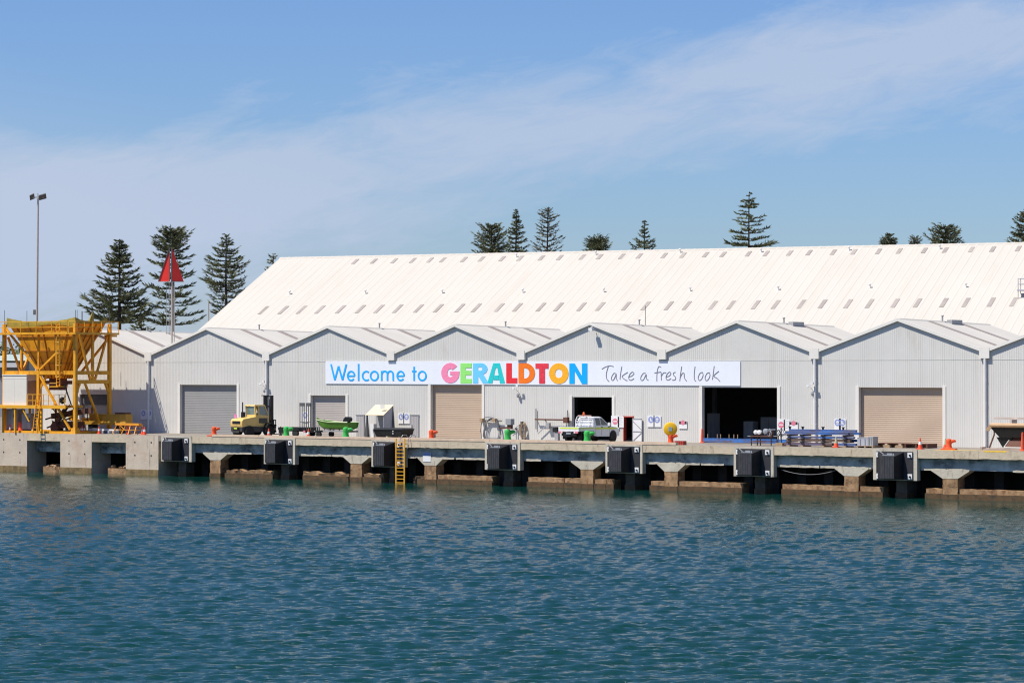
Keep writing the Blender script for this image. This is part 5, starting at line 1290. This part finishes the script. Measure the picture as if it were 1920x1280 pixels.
for yc in (-.62, .62):
    m = MB(); xr = L - .1; H0, H1 = .8, 3.05 
    # ramps stand across the tail, seen face on
    xr0 = X(568.5 if yc > 0 else 575.2, TYY)- t0
    xr0 = (X(562.5, TYY - .9) - t0) if yc < 0 else (X(574.5, TYY - .9) - t0)
    wr_ = X(569.8, TYY) - X(562, TYY)
    for f in (0, .52, 1): m.bar((xr0 + wr_ * f, -.9, .62), (xr0 + wr_ * f, -.9, H1 - .1), .06)
    m.box(xr0 - .03, xr0 + wr_ + .03, -.95, -.85, H1 - .30, H1); m.bar((xr0, -.9, 1.35), (xr0 + wr_, -.9, 1.35), .05)
    m.build('ramp', M_grey, tl)
m = MB(); m.box(L - .02, L + .06, -.95, .95, .4, .62); m.box(L * .955, L + .02, -1.05, -.95, .42, .60, mi=1); m.build('tail_bar', [M_black, M_signred], tl)

# ================================================================== BOAT ON TRAILER
BYY = -4.6
b0x, b1x = X(593.5, BYY), X(662, BYY); L = b1x - b0x
bt = root('dinghy', (b0x, BYY, 0.0), 'bright green open dinghy with black outboard resting on a trailer', 'boat')
m = MB(); K = 14; sec = []
for i in range(K + 1):
    t = i / K; x = L * t
    hb = 0.80 * (1 - (1 - min(t / .45, 1)) ** 2.2) ; hb = max(hb, .02)
    zs_ = 1.58 - .22 * min(t / .5, 1); kz = .72 + .75 * max(0, 1 - t / .26) ** 2.0 * 1.0
    ch = hb * .78; zc3 = kz + .16 + .1 * (1 - min(t / .5, 1))
    xk = x
    sec.append([(x, -hb, zs_), (x + .02, -ch, max(zc3, kz + .02)), (x + .03, 0, kz), (x + .02, ch, max(zc3, kz + .02)), (x, hb, zs_), (x + .02, hb * .93, zs_), (x + .04, ch * .85, zc3 + .05), (x + .05, 0, kz + .06), (x + .04, -ch * .85, zc3 + .05), (x + .02, -hb * .93, zs_)])
vs = [p for s in sec for p in s]; N_ = 10
m.add(vs, [(i*N_+j, i*N_+(j+1) % N_, (i+1)*N_+(j+1) % N_, (i+1)*N_+j) for i in range(K) for j in range(N_)] + [tuple(range(N_)), tuple(K*N_ + j for j in range(N_))[::-1]])
m.build('hull', M_green, bt)
m = MB(); m.add([(L - .02, -.78, 1.36), (L - .02, .78, 1.36), (L - .02, .60, .92), (L - .02, 0, .76), (L - .02, -.60, .92)], [(0,1,2,3,4)]); m.build('transom', M_green, bt, fix=False)
m = MB(); m.tube([(s[0][0], s[0][1] - .01, s[0][2] + .01) for s in sec], .03, 6); m.tube([(s[4][0], s[4][1] + .01, s[4][2] + .01) for s in sec], .03, 6); m.box(0.02, L * .22, -.12, .12, 1.55, 1.6); m.build('gunwale', mat('gunwale_cream', (.62, .66, .40), .5), bt)
m = MB()
for x in (.4, .66): m.box(L * x, L * x + .28, -.66, .66, 1.16, 1.2)
m.build('thwart', M_green, bt)
m = MB(); m.prism([(L * .76, 1.42), (L * .78, 1.68), (L * .83, 1.85), (L * .91, 1.84), (L * .945, 1.68), (L * .93, 1.45)], 'y', -.2, .22); m.box(L * .86, L * .92, -.08, .08, 1.0, 1.45); m.build('outboard_motor', M_black, bt)
bl_ = root('boat_trailer', (b0x, BYY, 0), 'small galvanised boat trailer under the green dinghy', 'trailer')
m = MB()
for y in (-.55, .55): m.bar((L * .22, y, .58), (L * .98, y, .58), .09)
m.bar((L * .22, -.55, .58), (-.25, 0, .55), .08); m.bar((L * .22, .55, .58), (-.25, 0, .55), .08)
for x in (.3, .55, .9): m.bar((L * x, -.55, .56), (L * x, .55, .56), .08); m.bar((L * x, -.4, .6), (L * x, -.4, .86), .07); m.bar((L * x, .4, .6), (L * x, .4, .86), .07)
m.bar((L * .06, 0, .55), (L * .06, 0, 1.4), .07); m.build('frame', M_cab, bl_)
m = MB(); m.cyl((.02, 0, .12), (.02, 0, 1.0), .045); m.cyl((.02, -.06, .13), (.02, .06, .13), .13, n=10); m.build('jockey_wheel', M_cab, bl_)
for y in (-.85, .85):
    m = MB(); m.lathe([(.12, -.1), (.26, -.1), (.29, 0), (.26, .1), (.12, .1)], (L * .24, y, .29), n=16, axis='y'); m.build('wheel', M_tyre, bl_)
    m = MB(); m.prism([(L * .24 - .38, .5), (L * .24 - .3, .64), (L * .24 + .3, .64), (L * .24 + .38, .5)], 'y', y - .13, y + .13); m.build('mudguard', M_black, bl_)
m = MB(); m.box(L * .985, L * 1.0, -.7, .7, .5, .62); m.build('light_board', M_black, bl_)

# ================================================================== HOODED SHELTER, BLACK TUB
SYY = -1.6
s0 = X(687, SYY - 1.0); s1 = X(719.5, SYY - 1.0); L = s1 - s0
sh = root('hooded_shelter', (s0, SYY - 1.0, 0), 'open fronted shelter with a sloping cream hood against the wall', 'shelter')
zlo = Zt(700, 778.5, SYY - 1.0); zhi = Zt(715, 759.5, SYY + .6); dp = 1.35
m = MB(); m.hexa([(-.06, -.06, zlo), (L + .04, -.06, zlo), (L + .04, dp, zhi), (-.06, dp, zhi)], [(-.06, -.06, zlo + .06), (L + .04, -.06, zlo + .06), (L + .04, dp, zhi + .06), (-.06, dp, zhi + .06)]); m.build('hood', M_cream, sh)
m = MB(); m.add([(L, 0, zlo - .02), (L, dp, zhi - .02), (L, dp, .9), (L, 0, .9), (L - .04, 0, zlo - .02), (L - .04, dp, zhi - .02), (L - .04, dp, .9), (L - .04, 0, .9)], [(0,1,2,3), (7,6,5,4), (0,4,5,1), (1,5,6,2), (2,6,7,3), (3,7,4,0)]); m.build('side_panel', M_greypan, sh)
m = MB(); m.box(0, L, dp - .06, dp - .01, .1, zhi - .1); m.build('back_panel', M_cab, sh)
m = MB(); m.hexa([(-.12, -.1, 0), (.2, -.1, 0), (.2, .2, 0), (-.12, .2, 0)], [(0, -.02, zlo), (.1, -.02, zlo), (.1, .1, zlo), (0, .1, zlo)]); m.hexa([(L - .05, dp - .2, 0), (L + .25, dp - .2, 0), (L + .25, dp, 0), (L - .05, dp, 0)], [(L - .05, dp - .1, zhi - .1), (L + .02, dp - .1, zhi - .1), (L + .02, dp - .02, zhi - .1), (L - .05, dp - .02, zhi - .1)]); m.build('support_leg', M_grey, sh)
m = MB(); m.box(.25, .7, .15, .6, 0, 1.2); m.build('inner_locker', M_white, sh)
m = MB(); m.box(L * .65, L * .9, .35, .37, zlo + .55, zlo + .95); m.build('hood_window', M_trim, sh)
q0, q1 = X(701, -5.0), X(755, -5.0); L = q1 - q0
tb = root('black_tub', (q0, -5.0, 0), 'low black moulded tub lying in front of the cream hooded shelter', 'tub')
m = MB(); m.hexa([(.25, 0, .22), (L - .15, 0, .22), (L - .15, 1.5, .22), (.25, 1.5, .22)], [(0, -.1, .78), (L, -.1, .80), (L, 1.6, .80), (0, 1.6, .78)]); m.build('tub_body', M_black, tb)
m = MB(); m.hexa([(-.06, -.16, .785), (L + .06, -.16, .805), (L + .06, 1.66, .805), (-.06, 1.66, .785)], [(.1, .1, .93), (L - .1, .1, .93), (L - .1, 1.5, .93), (.1, 1.5, .93)]); m.build('lid', M_black, tb)
m = MB(); m.box(.1, .3, .1, 1.3, 0, .22); m.box(L - .6, L - .35, .1, 1.3, 0, .22); m.box(L * .45, L * .55, .1, 1.3, 0, .22); m.build('bearer', M_timber, tb)
m = MB()
for z in (.42, .62): m.box(L * .68, L * .71, -.13, -.09, z, z + .09)
m.build('latch', M_white, tb)
m = MB(); m.bar((.15, -.12, .3), (.02, -.15, .74), .05); m.build('handle', M_steel, tb)

# ================================================================== HOSES AND RACK ON WALL
p = W(925, 790, -0.25); zc2 = p.z
hs = root('hose_hanger', (X(923), -0.06, 0), 'thick grey hose looped over timber pegs beside the tan roller door', 'hose')
zh = Zt(923, 788)
m = MB()
for dx_ in (-.95, .42): m.box(dx_ - .12, dx_ + .18, -.35, 0, zh - .12, zh + .18)
m.build('peg', M_timber, hs)
m = MB(); m.bar((-.6, -.2, zh + .0), (1.2, -.2, zh - .02), .09); m.build('hanger_bar', M_grey, hs)
m = MB(); R2 = random.Random(9)
for k in range(3):
    a0 = .05 * k; rx_, rz_ = .95 - .09 * k, 1.28 - .06 * k; cx2, cz2 = .15 + .02 * k, zh - 1.15 + .1 * k
    m.tube([(cx2 + rx_ * math.cos(t), -.14 - .06 * k, max(.06, cz2 + rz_ * math.sin(t))) for t in [2 * math.pi * i / 28 for i in range(28)]], .036, 6, closed=True)
m.tube([(-.9, -.2, zh + .1), (-1.1, -.2, zh - 1), (-1.05, -.2, .7), (-.95, -.22, .04)], .036, 6); m.tube([(-.7, -.2, zh + .25), (-.2, -.25, zh + .3), (.3, -.25, zh + .25), (.9, -.22, zh - .3), (1.1, -.2, zh - 1.2)], .045, 6)
m.build('hose_loop', M_hose, hs)
hs2 = root('rope_coil', (X(982), -0.08, 0), 'brown rope coil hung on the wall left of the rusty pipe rack', 'rope'); zr_ = Zt(982, 792)
m = MB()
for k in range(4): m.tube([((.38 - .06 * k) * math.cos(t) + .05 * k, -.06 - .05 * k, zr_ - .55 - .1 * k + (.62 + .05 * k) * math.sin(t)) for t in [2 * math.pi * i / 20 for i in range(20)]], .045, 5, closed=True)
m.build('coil', mat('rope_brown', (.36, .26, .17), .8, var=.3), hs2)
m = MB(); m.box(-.08, .08, -.3, 0, zr_ - .02, zr_ + .1); m.bar((0, -.1, zr_), (-1.3, -.1, zr_ - .8), .03); m.build('hook', M_grey, hs2)
rk = root('pipe_rack', (X(1037), -0.06, 0), 'rusty horizontal pipe on wall brackets left of the truck doorway', 'pipe'); zk = Zt(1037, 786)
m = MB(); x0r, x1r = X(1008) - X(1037), X(1064) - X(1037); m.cyl((x0r, -.3, zk), (x1r, -.3, zk - .02), .065, n=10); m.box(x1r - .1, x1r + .35, -.45, -.15, zk - .28, zk + .2); m.build('pipe', M_brown, rk)
m = MB(); m.bar((X(1006.5) - X(1037), -.06, 0.9), (X(1006.5) - X(1037), -.06, zk + .9), .06); m.bar((x1r, -.06, zk - .6), (x1r + .1, -.06, zk + .8), .05); m.bar((x0r, -.3, zk), (x0r - .05, 0, zk), .06); m.build('bracket', M_grey, rk)
m = MB(); zq = Zt(1037, 798); m.bar((x0r + .2, -.2, zq - .7), (x0r + 1.2, -.2, zq + .1), .06); m.bar((x0r + 1.0, -.25, zq + .6), (x0r + 1.3, -.25, zq - .1), .09); m.bar((x0r + 1.2, -.2, zq), (x1r + .4, -.2, zq - .1), .05); m.box(x0r + 1.15, x0r + 1.5, -.35, -.1, zq - .2, zq + .25); m.build('pipe_fitting', M_cab, rk)
st_ = root('wall_standpipe', (X(970), -0.06, 0), 'thin steel standpipe by the wall between bollard and rope coil', 'pipe')
m = MB(); m.bar((0, -.1, 0), (0, -.1, .95), .06); m.bar((0, -.1, .95), (.7, -.1, 1.0), .05); m.build('riser', M_steel, st_)
m = MB(); m.cyl((0, -.2, .9), (0, -.02, .9), .09); m.build('valve_wheel', M_grey, st_)
bn = root('dock_bin', (X(1044, -.9), -.9, 0), 'small grey post with a dark box head left of the truck', 'box')
m = MB(); m.box(-.1, .22, -.15, .15, 0, .75); m.build('post', M_cab, bn)
m = MB(); m.hexa([(-.3, -.2, .7), (.2, -.2, .7), (.2, .2, .7), (-.3, .2, .7)], [(-.3, -.2, 1.05), (.12, -.2, 1.12), (.12, .2, 1.12), (-.3, .2, 1.05)]); m.build('head', M_black, bn)

# ================================================================== WHITE UTILITY TRUCK
KY = -6.55
ut = root('utility_truck', (X(1066, KY), KY, 0), 'white flat tray utility truck with lime yellow stripe and amber roof beacon', 'truck', rz=math.radians(-5))
def arch(yc, zc, r, a0, a1, n=8): return [(yc + r * math.cos(math.radians(a0 + (a1 - a0) * i / n)), zc + r * math.sin(math.radians(a0 + (a1 - a0) * i / n))) for i in range(n + 1)]
body = [(2.08, .50), (2.08, 1.22), (3.95, 1.20), (4.95, 1.10), (5.28, .98), (5.36, .75), (5.34, .45), (5.0, .42)] + arch(4.52, .42, .46, 0, 180) + [(3.9, .42), (2.5, .44)]
m = MB(); m.prism(body, 'x', -.92, .92); m.build('cab_body', M_carwhite, ut)
m = MB(); b_ = [(-.90, 2.10, 1.21), (.90, 2.10, 1.21), (.90, 4.15, 1.20), (-.90, 4.15, 1.20)]; t_2 = [(-.70, 2.24, 1.84), (.70, 2.24, 1.84), (.70, 3.28, 1.86), (-.70, 3.28, 1.86)]
m.hexa(b_, t_2); m.hexa([(-.70, 2.24, 1.84), (.70, 2.24, 1.84), (.70, 3.28, 1.86), (-.70, 3.28, 1.86)], [(-.62, 2.34, 1.90), (.62, 2.34, 1.90), (.62, 3.1, 1.91), (-.62, 3.1, 1.91)]); m.build('cab_roof', M_carwhite, ut)
def on(sx, y, z, o=.006):                               # point on the cab side, pushed out a little
    f = (z - 1.2) / .65; return (sx * (.90 - .20 * f + o + .004), y, z)
for sx in (-1, 1):
    m = MB(); m.add([on(sx, 2.38, 1.27), on(sx, 2.98, 1.27), on(sx, 2.98, 1.78), on(sx, 2.44, 1.78)], [(0,1,2,3)]); m.build('side_window', M_glass, ut, fix=False)
    m = MB(); m.add([on(sx, 3.06, 1.27), on(sx, 3.95, 1.27), on(sx, 3.30, 1.78), on(sx, 3.06, 1.78)], [(0,1,2,3)]); m.build('side_window', M_glass, ut, fix=False)
    m = MB(); m.box(sx * .921, sx * .928, 2.2, 4.3, .98, 1.10); m.box(sx * .921, sx * .928, 4.3, 5.0, .97, 1.07); m.build('side_stripe', M_safety, ut)
    m = MB(); m.box(sx * .921, sx * .95, 3.0, 3.16, 1.10, 1.15); m.box(sx * .921, sx * .95, 3.9, 4.06, 1.10, 1.15); m.build('door_handle', M_black, ut)
    m = MB(); m.box(sx * .921, sx * .925, 3.01, 3.03, .52, 1.2); m.box(sx * .921, sx * .925, 2.2, 2.22, .52, 1.2); m.box(sx * .921, sx * .925, 4.05, 4.07, .60, 1.2); m.build('door_gap', M_grey, ut)
    m = MB(); m.box(sx * .93, sx * 1.12, 3.82, 3.95, 1.24, 1.46); m.build('wing_mirror', M_carwhite, ut)
    m = MB(); m.lathe([(.47, 0), (.47, .03)], (sx * .905, 4.52, .42), n=20, axis='x'); m.build('wheel_arch', M_black, ut)
    wheel(ut, sx * .84, 4.52, .40, .26); wheel(ut, sx * .80, 1.05, .40, .26)
m = MB(); m.add([(-.62, 2.225, 1.40), (.62, 2.225, 1.40), (.56, 2.30, 1.80), (-.56, 2.30, 1.80)], [(0,1,2,3)]); o = m.build('rear_window', M_glass, ut, fix=False); o.location = (0, -.06, 0)
m = MB(); m.add([(-.82, 4.06, 1.27), (.82, 4.06, 1.27), (.66, 3.36, 1.83), (-.66, 3.36, 1.83)], [(0,1,2,3)]); o = m.build('windscreen', M_glass, ut, fix=False); o.location = (0, .05, .02)
m = MB(); m.box(-.96, .96, 0.05, 2.0, .86, .94); m.build('tray_floor', M_steel, ut)
m = MB(); m.box(-.99, .99, -.0, .05, .84, 1.16); m.build('tailgate', M_carwhite, ut)
m = MB(); m.box(-.88, .97, -.012, -.002, 1.03, 1.12); m.build('tail_stripe', M_safety, ut)
for sx in (-1, 1):
    m = MB(); m.box(sx * .96, sx * 1.0, .055, 1.98, .86, 1.16); m.build('tray_side', M_carwhite, ut)
    m = MB(); m.box(sx * 1.001, sx * 1.007, .1, 1.9, 1.02, 1.10); m.build('tray_stripe', M_safety, ut)
    m = MB(); m.box(sx * .55, sx * .95, -.06, -.0, .70, .83); tlm = m.build('tail_lamp', M_signred, ut)
    m = MB(); m.box(sx * .55, sx * .66, -.065, -.061, .71, .82); m.build('reverse_lens', M_white, tlm)
m = MB(); m.bar((-.82, 1.97, .95), (-.82, 2.02, 1.70), .06); m.bar((.82, 1.97, .95), (.82, 2.02, 1.70), .06); m.tube([(-.82, 2.02, 1.65), (-.74, 2.03, 1.88), (-.6, 2.04, 1.93), (.6, 2.04, 1.93), (.74, 2.03, 1.88), (.82, 2.02, 1.65)], .032, 6)
for z in (1.1, 1.36, 1.56, 1.74): m.bar((-.82, 1.99, z), (.82, 1.99, z), .045)
for x in (-.4, .45): m.bar((x, 1.99, .95), (x, 2.02, 1.93), .045)
m.box(-.8, .8, 1.97, 2.0, .95, 1.12); m.build('headboard', M_white, ut)
m = MB(); m.box(-.62, .62, 2.0, 2.12, 1.95, 2.02); lb = m.build('light_bar', mat('bar_pink', (.62, .38, .33), .4), ut)
m = MB(); m.lathe([(.10, 0), (.10, .05), (.085, .17), (.05, .23), (.01, .24)], (-.08, 2.06, 2.02), n=12); m.build('amber_beacon', M_beaconlamp, lb)
m = MB(); m.box(-.55, .55, .2, 4.0, .46, .62); m.box(-.85, -.55, 1.5, 2.0, .4, .8); m.box(.55, .85, 1.45, 2.05, .4, .82); m.cyl((-.8, 1.05, .4), (.8, 1.05, .4), .09); m.box(-.7, .7, .02, .12, .5, .8); m.bar((-.3, -.1, .48), (.3, -.1, .48), .1); m.build('chassis', M_black, ut)
m = MB(); m.box(-.22, .22, -.025, -.015, .62, .76); m.build('number_plate', M_steel, ut)
for sx in (-.72, .72): m = MB(); m.box(sx - .2, sx + .2, .45, .47, .25, .8); m.build('mud_flap', M_black, ut)
m = MB(); m.prism([(5.30, .62), (5.40, .62), (5.40, .80), (5.30, .92)], 'x', -.85, .85); m.build('front_bumper', M_carwhite, ut)
ut.scale = (1.1, 1.0, 1.1)

# ================================================================== BLUE BEAM STACK
def ibeam(name_, u0_, u1_, y, z, h, label, parent=None, mt=M_bluebeam, w=.32):
    a, b = X(u0_, y), X(u1_, y)
    m = MB(); L = b - a; t = .035
    m.box(0.02, L - 0.02, -w/2 + .012, w/2 - .012, .012, h - .012); m.box(0, L, -w/2, w/2, h - .034, h - .0121); m.box(0, L, -w/2, w/2, .0121, .034)
    for i in range(1, max(2, int(L / 2.2))): x_ = L * i / max(2, int(L / 2.2)); m.box(x_ - .03, x_ + .03, -w/2 - .004, -w/2 + .011, .035, h - .035)
    m.box(-.006, .0199, -w/2 + .03, w/2 - .03, .035, h - .035)
    o = m.build('steel_beam', mt); o.location = (a, y, z)
    tag(o, label, 'beam', 'blue steel beams stacked on the wharf'); return o
zz = [.12, .52, .80, 1.30, 1.55]
Y0 = -5.6
ibeam('b', 1472, 1562, Y0, .10, .23, 'bottom brown rusted beam of the stack in front of the doorway wall', mt=mat('beam_brown', (.17, .105, .085), .7, var=.3, stain=(.05, .09, .25), stain_amt=.7, stain_scale=(.5, 3, 3)))
ibeam('b', 1569, 1606, Y0, .10, .22, 'short blue grey bottom beam right of the faded cone')
ibeam('b', 1476, 1596, Y0, .39, .22, 'rusty brown second beam from the bottom of the stack', mt=mat('beam_brown2', (.15, .10, .075), .7, var=.3))
ibeam('b', 1478, 1602, Y0, .66, .16, 'bright blue middle beam of the stack')
ibeam('b', 1474, 1592, Y0, .94, .20, 'long blue beam second from the top of the stack')
ibeam('b', 1481, 1606, Y0 + .05, 1.145, .21, 'topmost blue beam of the stack, partly rusted')
ibeam('b', 1480, 1613, Y0 + .7, .94, .20, 'rear blue beam behind the upper layer of the stack')
ibeam('b', 1480, 1611, Y0 + .7, .39, .22, 'rear blue beam behind the lower layer of the stack')
ibeam('b', 1320, 1476, -2.6, .12, .34, 'long low blue beam lying across the wide dark doorway')
k = 0
for z, hh in ((0.0, .099), (.331, .058), (.611, .048), (.821, .118)):
    for u in (1481, 1506, 1545, 1586):
        r = MB(); r.box(-.14, .14, -.3, 1.0, 0, hh); o = r.build('timber_bearer', M_timber if z == 0 else M_black); o.location = (X(u, Y0), Y0, z)
        lay = {0.0: 'under the bottom beams', .331: 'between the two lowest beam layers', .611: 'below the bright blue middle beam', .821: 'below the two top beams'}[z]
        pos = {1481: 'leftmost of four', 1506: 'second from left of four', 1545: 'third from left of four', 1586: 'rightmost of four'}[u]
        tag(o, ('timber' if z == 0 else 'dark') + ' spacer block ' + lay + ', ' + pos, 'spacer block', 'spacer blocks in the beam stack')
for i, u in enumerate((1481, 1505, 1543, 1581)):
    r = MB(); r.box(-.06, .06, -.06, .06, 0, .34); r.box(-.1, .1, -.1, .1, .34, .40); o = r.build('lifting_lug', M_black); o.location = (X(u, Y0 + .7), Y0 + .7, 1.142)
    tag(o, ['leftmost', 'second', 'third', 'rightmost'][i] + ' small dark lug standing on top of the rear blue beam, counted left to right', 'lug', 'lugs on the beam stack')
m = None
bg_ = root('bolt_row', (X(1322, -2.6), -2.6, .46), 'row of thin upright rods standing on the long low blue beam', 'rods')
m = MB()
for u in (1327, 1345, 1351, 1367, 1376, 1383): m.bar((X(u, -2.6) - X(1322, -2.6), 0, 0), (X(u, -2.6) - X(1322, -2.6), 0, .32), .05)
m.build('rod', M_timber, bg_)
# trolley of steel parts
ja, jb = X(1405, -5.6), X(1458, -5.6); L = jb - ja
jt = root('parts_trolley', (ja, -5.6, 0), 'rusty steel trolley loaded with chrome valves and pipe fittings', 'trolley')
m = MB(); m.box(.1, L * .78, 0, 1.0, .70, .78); m.box(.1, L * .78, 0, 1.0, .3, .36); m.build('shelf', M_brown, jt)
for x, y in ((.15, .05), (L * .38, .05), (L * .76, .05), (.15, .95), (L * .76, .95)): m = MB(); m.bar((x, y, .0), (x, y, .86), .06); m.build('leg', M_black, jt)
m = MB(); m.bar((-.35, .3, .74), (.1, .3, .74), .06); m.bar((L * .78, .3, .76), (L * .95, .3, .76), .05); m.build('push_bar', M_steel, jt)
R3 = random.Random(4)
fl = root('valve_fittings', (ja, -5.6, .785), 'pile of chrome valves and bent pipe fittings on the rusty trolley', 'fittings')
for k_, (x, z, s) in enumerate(((.45, .22, .17), (.78, .22, .18), (1.35, .30, .22))):
    m = MB(); m.lathe([(s * .3, -.18), (s, -.14), (s * .9, .1), (s * .3, .18)], (x, .3, z + .05), n=12, axis='y'); m.build('chrome_valve', M_white if k_ < 2 else M_steel, fl)
m = MB()
m.tube([(L * .62 + .26 * math.cos(t), .3, .2 + .2 * math.sin(t)) for t in [2*math.pi*i/12 for i in range(12)]], .04, 5, closed=True)
m.bar((L * .55, .3, .48), (L * .85, .3, .50), .07); m.bar((L * .62, .3, .48), (L * .58, .3, .04), .06); m.bar((L * .7, .3, .45), (L * .66, .25, .1), .05); m.bar((1.2, .3, .1), (1.7, .3, .55), .06); m.bar((1.2, .35, .55), (1.7, .35, .1), .05); m.box(1.75, L * .55, .3, .8, .003, .40, mi=1); m.build('pipe_fitting', [M_steel, M_brown], fl)
lt = root('wire_lantern', (X(1465, -5.3), -5.3, 0), 'thin black wire lantern shaped frame left of the blue beams', 'frame')
m = MB(); zt4 = 1.42; zc4 = .98
m.bar((0, 0, .25), (0, 0, .72), .05); m.box(-.35, .25, -.3, .3, 0, .25, mi=1)
for a in range(4):
    c, s = math.cos(a * 1.57 + .4) * .24, math.sin(a * 1.57 + .4) * .24
    m.bar((0, 0, .7), (c, s, zc4), .04); m.bar((c, s, zc4), (0, 0, zt4), .04)
m.build('wire_frame', [M_black, M_timber], lt)
lc = root('lantern_ring', (X(1459.5, -5.3), -5.3, .0), 'grey steel ring stand between the trolley and the wire lantern frame', 'stand')
m = MB(); m.bar((0, 0, 0), (0, 0, .8), .06); m.tube([(.16 * math.cos(t), 0, 1.02 + .22 * math.sin(t)) for t in [2*math.pi*i/14 for i in range(14)]], .05, 5, closed=True); m.build('ring', M_grey, lc)
# pallet with grey crates
pa = X(1628, -5.4)
def pallet(x, y, label, L=1.3, D_=1.1, mt=M_timber, h=.15, z=0.0, n=6):
    r = root('timber_pallet', (x, y, z), label, 'pallet', 'pallets lying on the wharf')
    for i in range(n): m = MB(); m.box(-L/2, L/2, -D_/2 + i * D_ / n, -D_/2 + i * D_ / n + D_ / n * .75, h - .03, h); m.build('deck_board', mt, r)
    for i in range(3): x_ = -L/2 + .05 + i * (L - .2) / 2; m = MB(); m.box(x_, x_ + .1, -D_/2, D_/2, 0, h - .031); m.build('runner', mt, r)
    return r
pallet(pa, -5.4, 'small timber pallet under the grey crates at the end of the blue beams', 1.5, 1.1)
for dx_, w_, h_, lab in ((-.28, .46, .58, 'larger pale grey steel crate on the small pallet'), (.42, .2, .66, 'narrow dark grey steel crate on the small pallet')):
    r = root('steel_crate', (pa + dx_, -5.4, .15), lab, 'crate', 'grey crates on the small pallet')
    m = MB(); m.box(-w_, w_, -.4, .4, 0, h_); m.build('body', M_greypan if dx_ < 0 else M_cab, r)
    m = MB(); m.box(-w_ - .02, w_ + .02, -.42, .42, h_ + .001, h_ + .05); m.build('lid', M_greypan, r)
    m = MB(); m.box(-w_ * .5, -w_ * .4, -.44, -.40, .05, h_ - .05); m.box(w_ * .4, w_ * .5, -.44, -.40, .05, h_ - .05); m.build('band', M_steel, r)
for u0_, u1_, y_, lab, mt in ((1646, 1702, -3.6, 'long reddish timber rack of flat boards before the tan roller door, left part', M_brown), (1704, 1749, -3.9, 'long reddish timber rack of flat boards beside the orange and white cone', M_brown)):
    a, b = X(u0_, y_), X(u1_, y_); pallet((a + b) / 2, y_, lab, b - a, 1.6, mt, .34, n=4)
for u, y_, lab in ((1663, -4.6, 'pale timber block below the reddish board rack, further left'), (1687, -4.7, 'pale timber block below the reddish board rack, further right')):
    m = MB(); m.box(-.35, .3, -.15, .15, 0, .17); m.box(-.3, .25, -.12, .12, .17, .21); o = m.build('timber_block', M_timber); o.location = (X(u, y_), y_, 0); tag(o, lab, 'timber block', 'pale timber blocks')

# ================================================================== TIPPING BIN FRAME AT THE RIGHT
ga = X(1852, -5.6); 
gb = root('bin_frame', (ga, -5.6, 0), 'rusty cream topped steel bin frame with black underside at the right edge', 'bin')
zt5 = Zt(1880, 796.5, -5.6); L = 6.2
m = MB(); m.cyl((.25, 0, zt5 - .02), (L, 0, zt5 - .02), .17, n=10); m.bar((.3, 0, zt5), (.0, -.1, zt5 - .42), .25); m.build('top_roll', mat('roll_tan', (.55, .36, .20), .6, var=.15), gb)
m = MB(); m.box(-.1, L, 1.2, 1.5, zt5 + .38, zt5 + .56); m.box(1.6, 1.75, .4, 1.3, zt5 + .1, zt5 + .4); m.box(3.5, 3.65, .4, 1.3, zt5 + .1, zt5 + .4); m.build('rear_beam', mat('beam_cream', (.60, .50, .42), .6), gb)
m = MB(); m.hexa([(.9, .1, .95), (L, .1, .95), (L, .9, .95), (.9, .9, .95)], [(.2, -.05, zt5 - .17), (L, -.05, zt5 - .17), (L, 1.3, zt5 - .17), (.2, 1.3, zt5 - .17)]); m.hexa([(1.05, .3, .2), (1.5, .3, .2), (1.5, .9, .2), (1.05, .9, .2)], [(.6, .2, .95), (1.9, .2, .95), (1.9, .9, .95), (.6, .9, .95)]); m.build('hopper_underside', M_black, gb)
m = MB(); q = [(1.35, -.05, .22), (3.3, -.05, .22), (3.72, .5, 1.12), (1.82, .5, 1.12)]; m.hexa([Vector(p) + Vector((0, .05, -.02)) for p in q], q); m.build('brown_sheet', M_brown, gb)
m = MB()
for i in range(4): m.bar(Vector(q[i]) + Vector((0, -.03, 0)), Vector(q[(i+1) % 4]) + Vector((0, -.03, 0)), .06)
m.build('sheet_frame', M_trim, gb)
m = MB(); m.bar((0.1, .05, .15), (.5, .05, 1.15), .09); m.bar((.5, .05, 1.15), (.45, .1, zt5 - .2), .08); m.bar((3.55, .15, .2), (4.1, .3, 1.2), .1); m.build('leg', M_brown, gb)
m = MB(); m.box(-.4, L, -.35, 1.3, 0.0, .13); m.box(-.45, -.25, -.4, .2, 0, .22); m.build('skid_base', mat('skid_brown', (.42, .32, .25), .8, var=.2), gb)
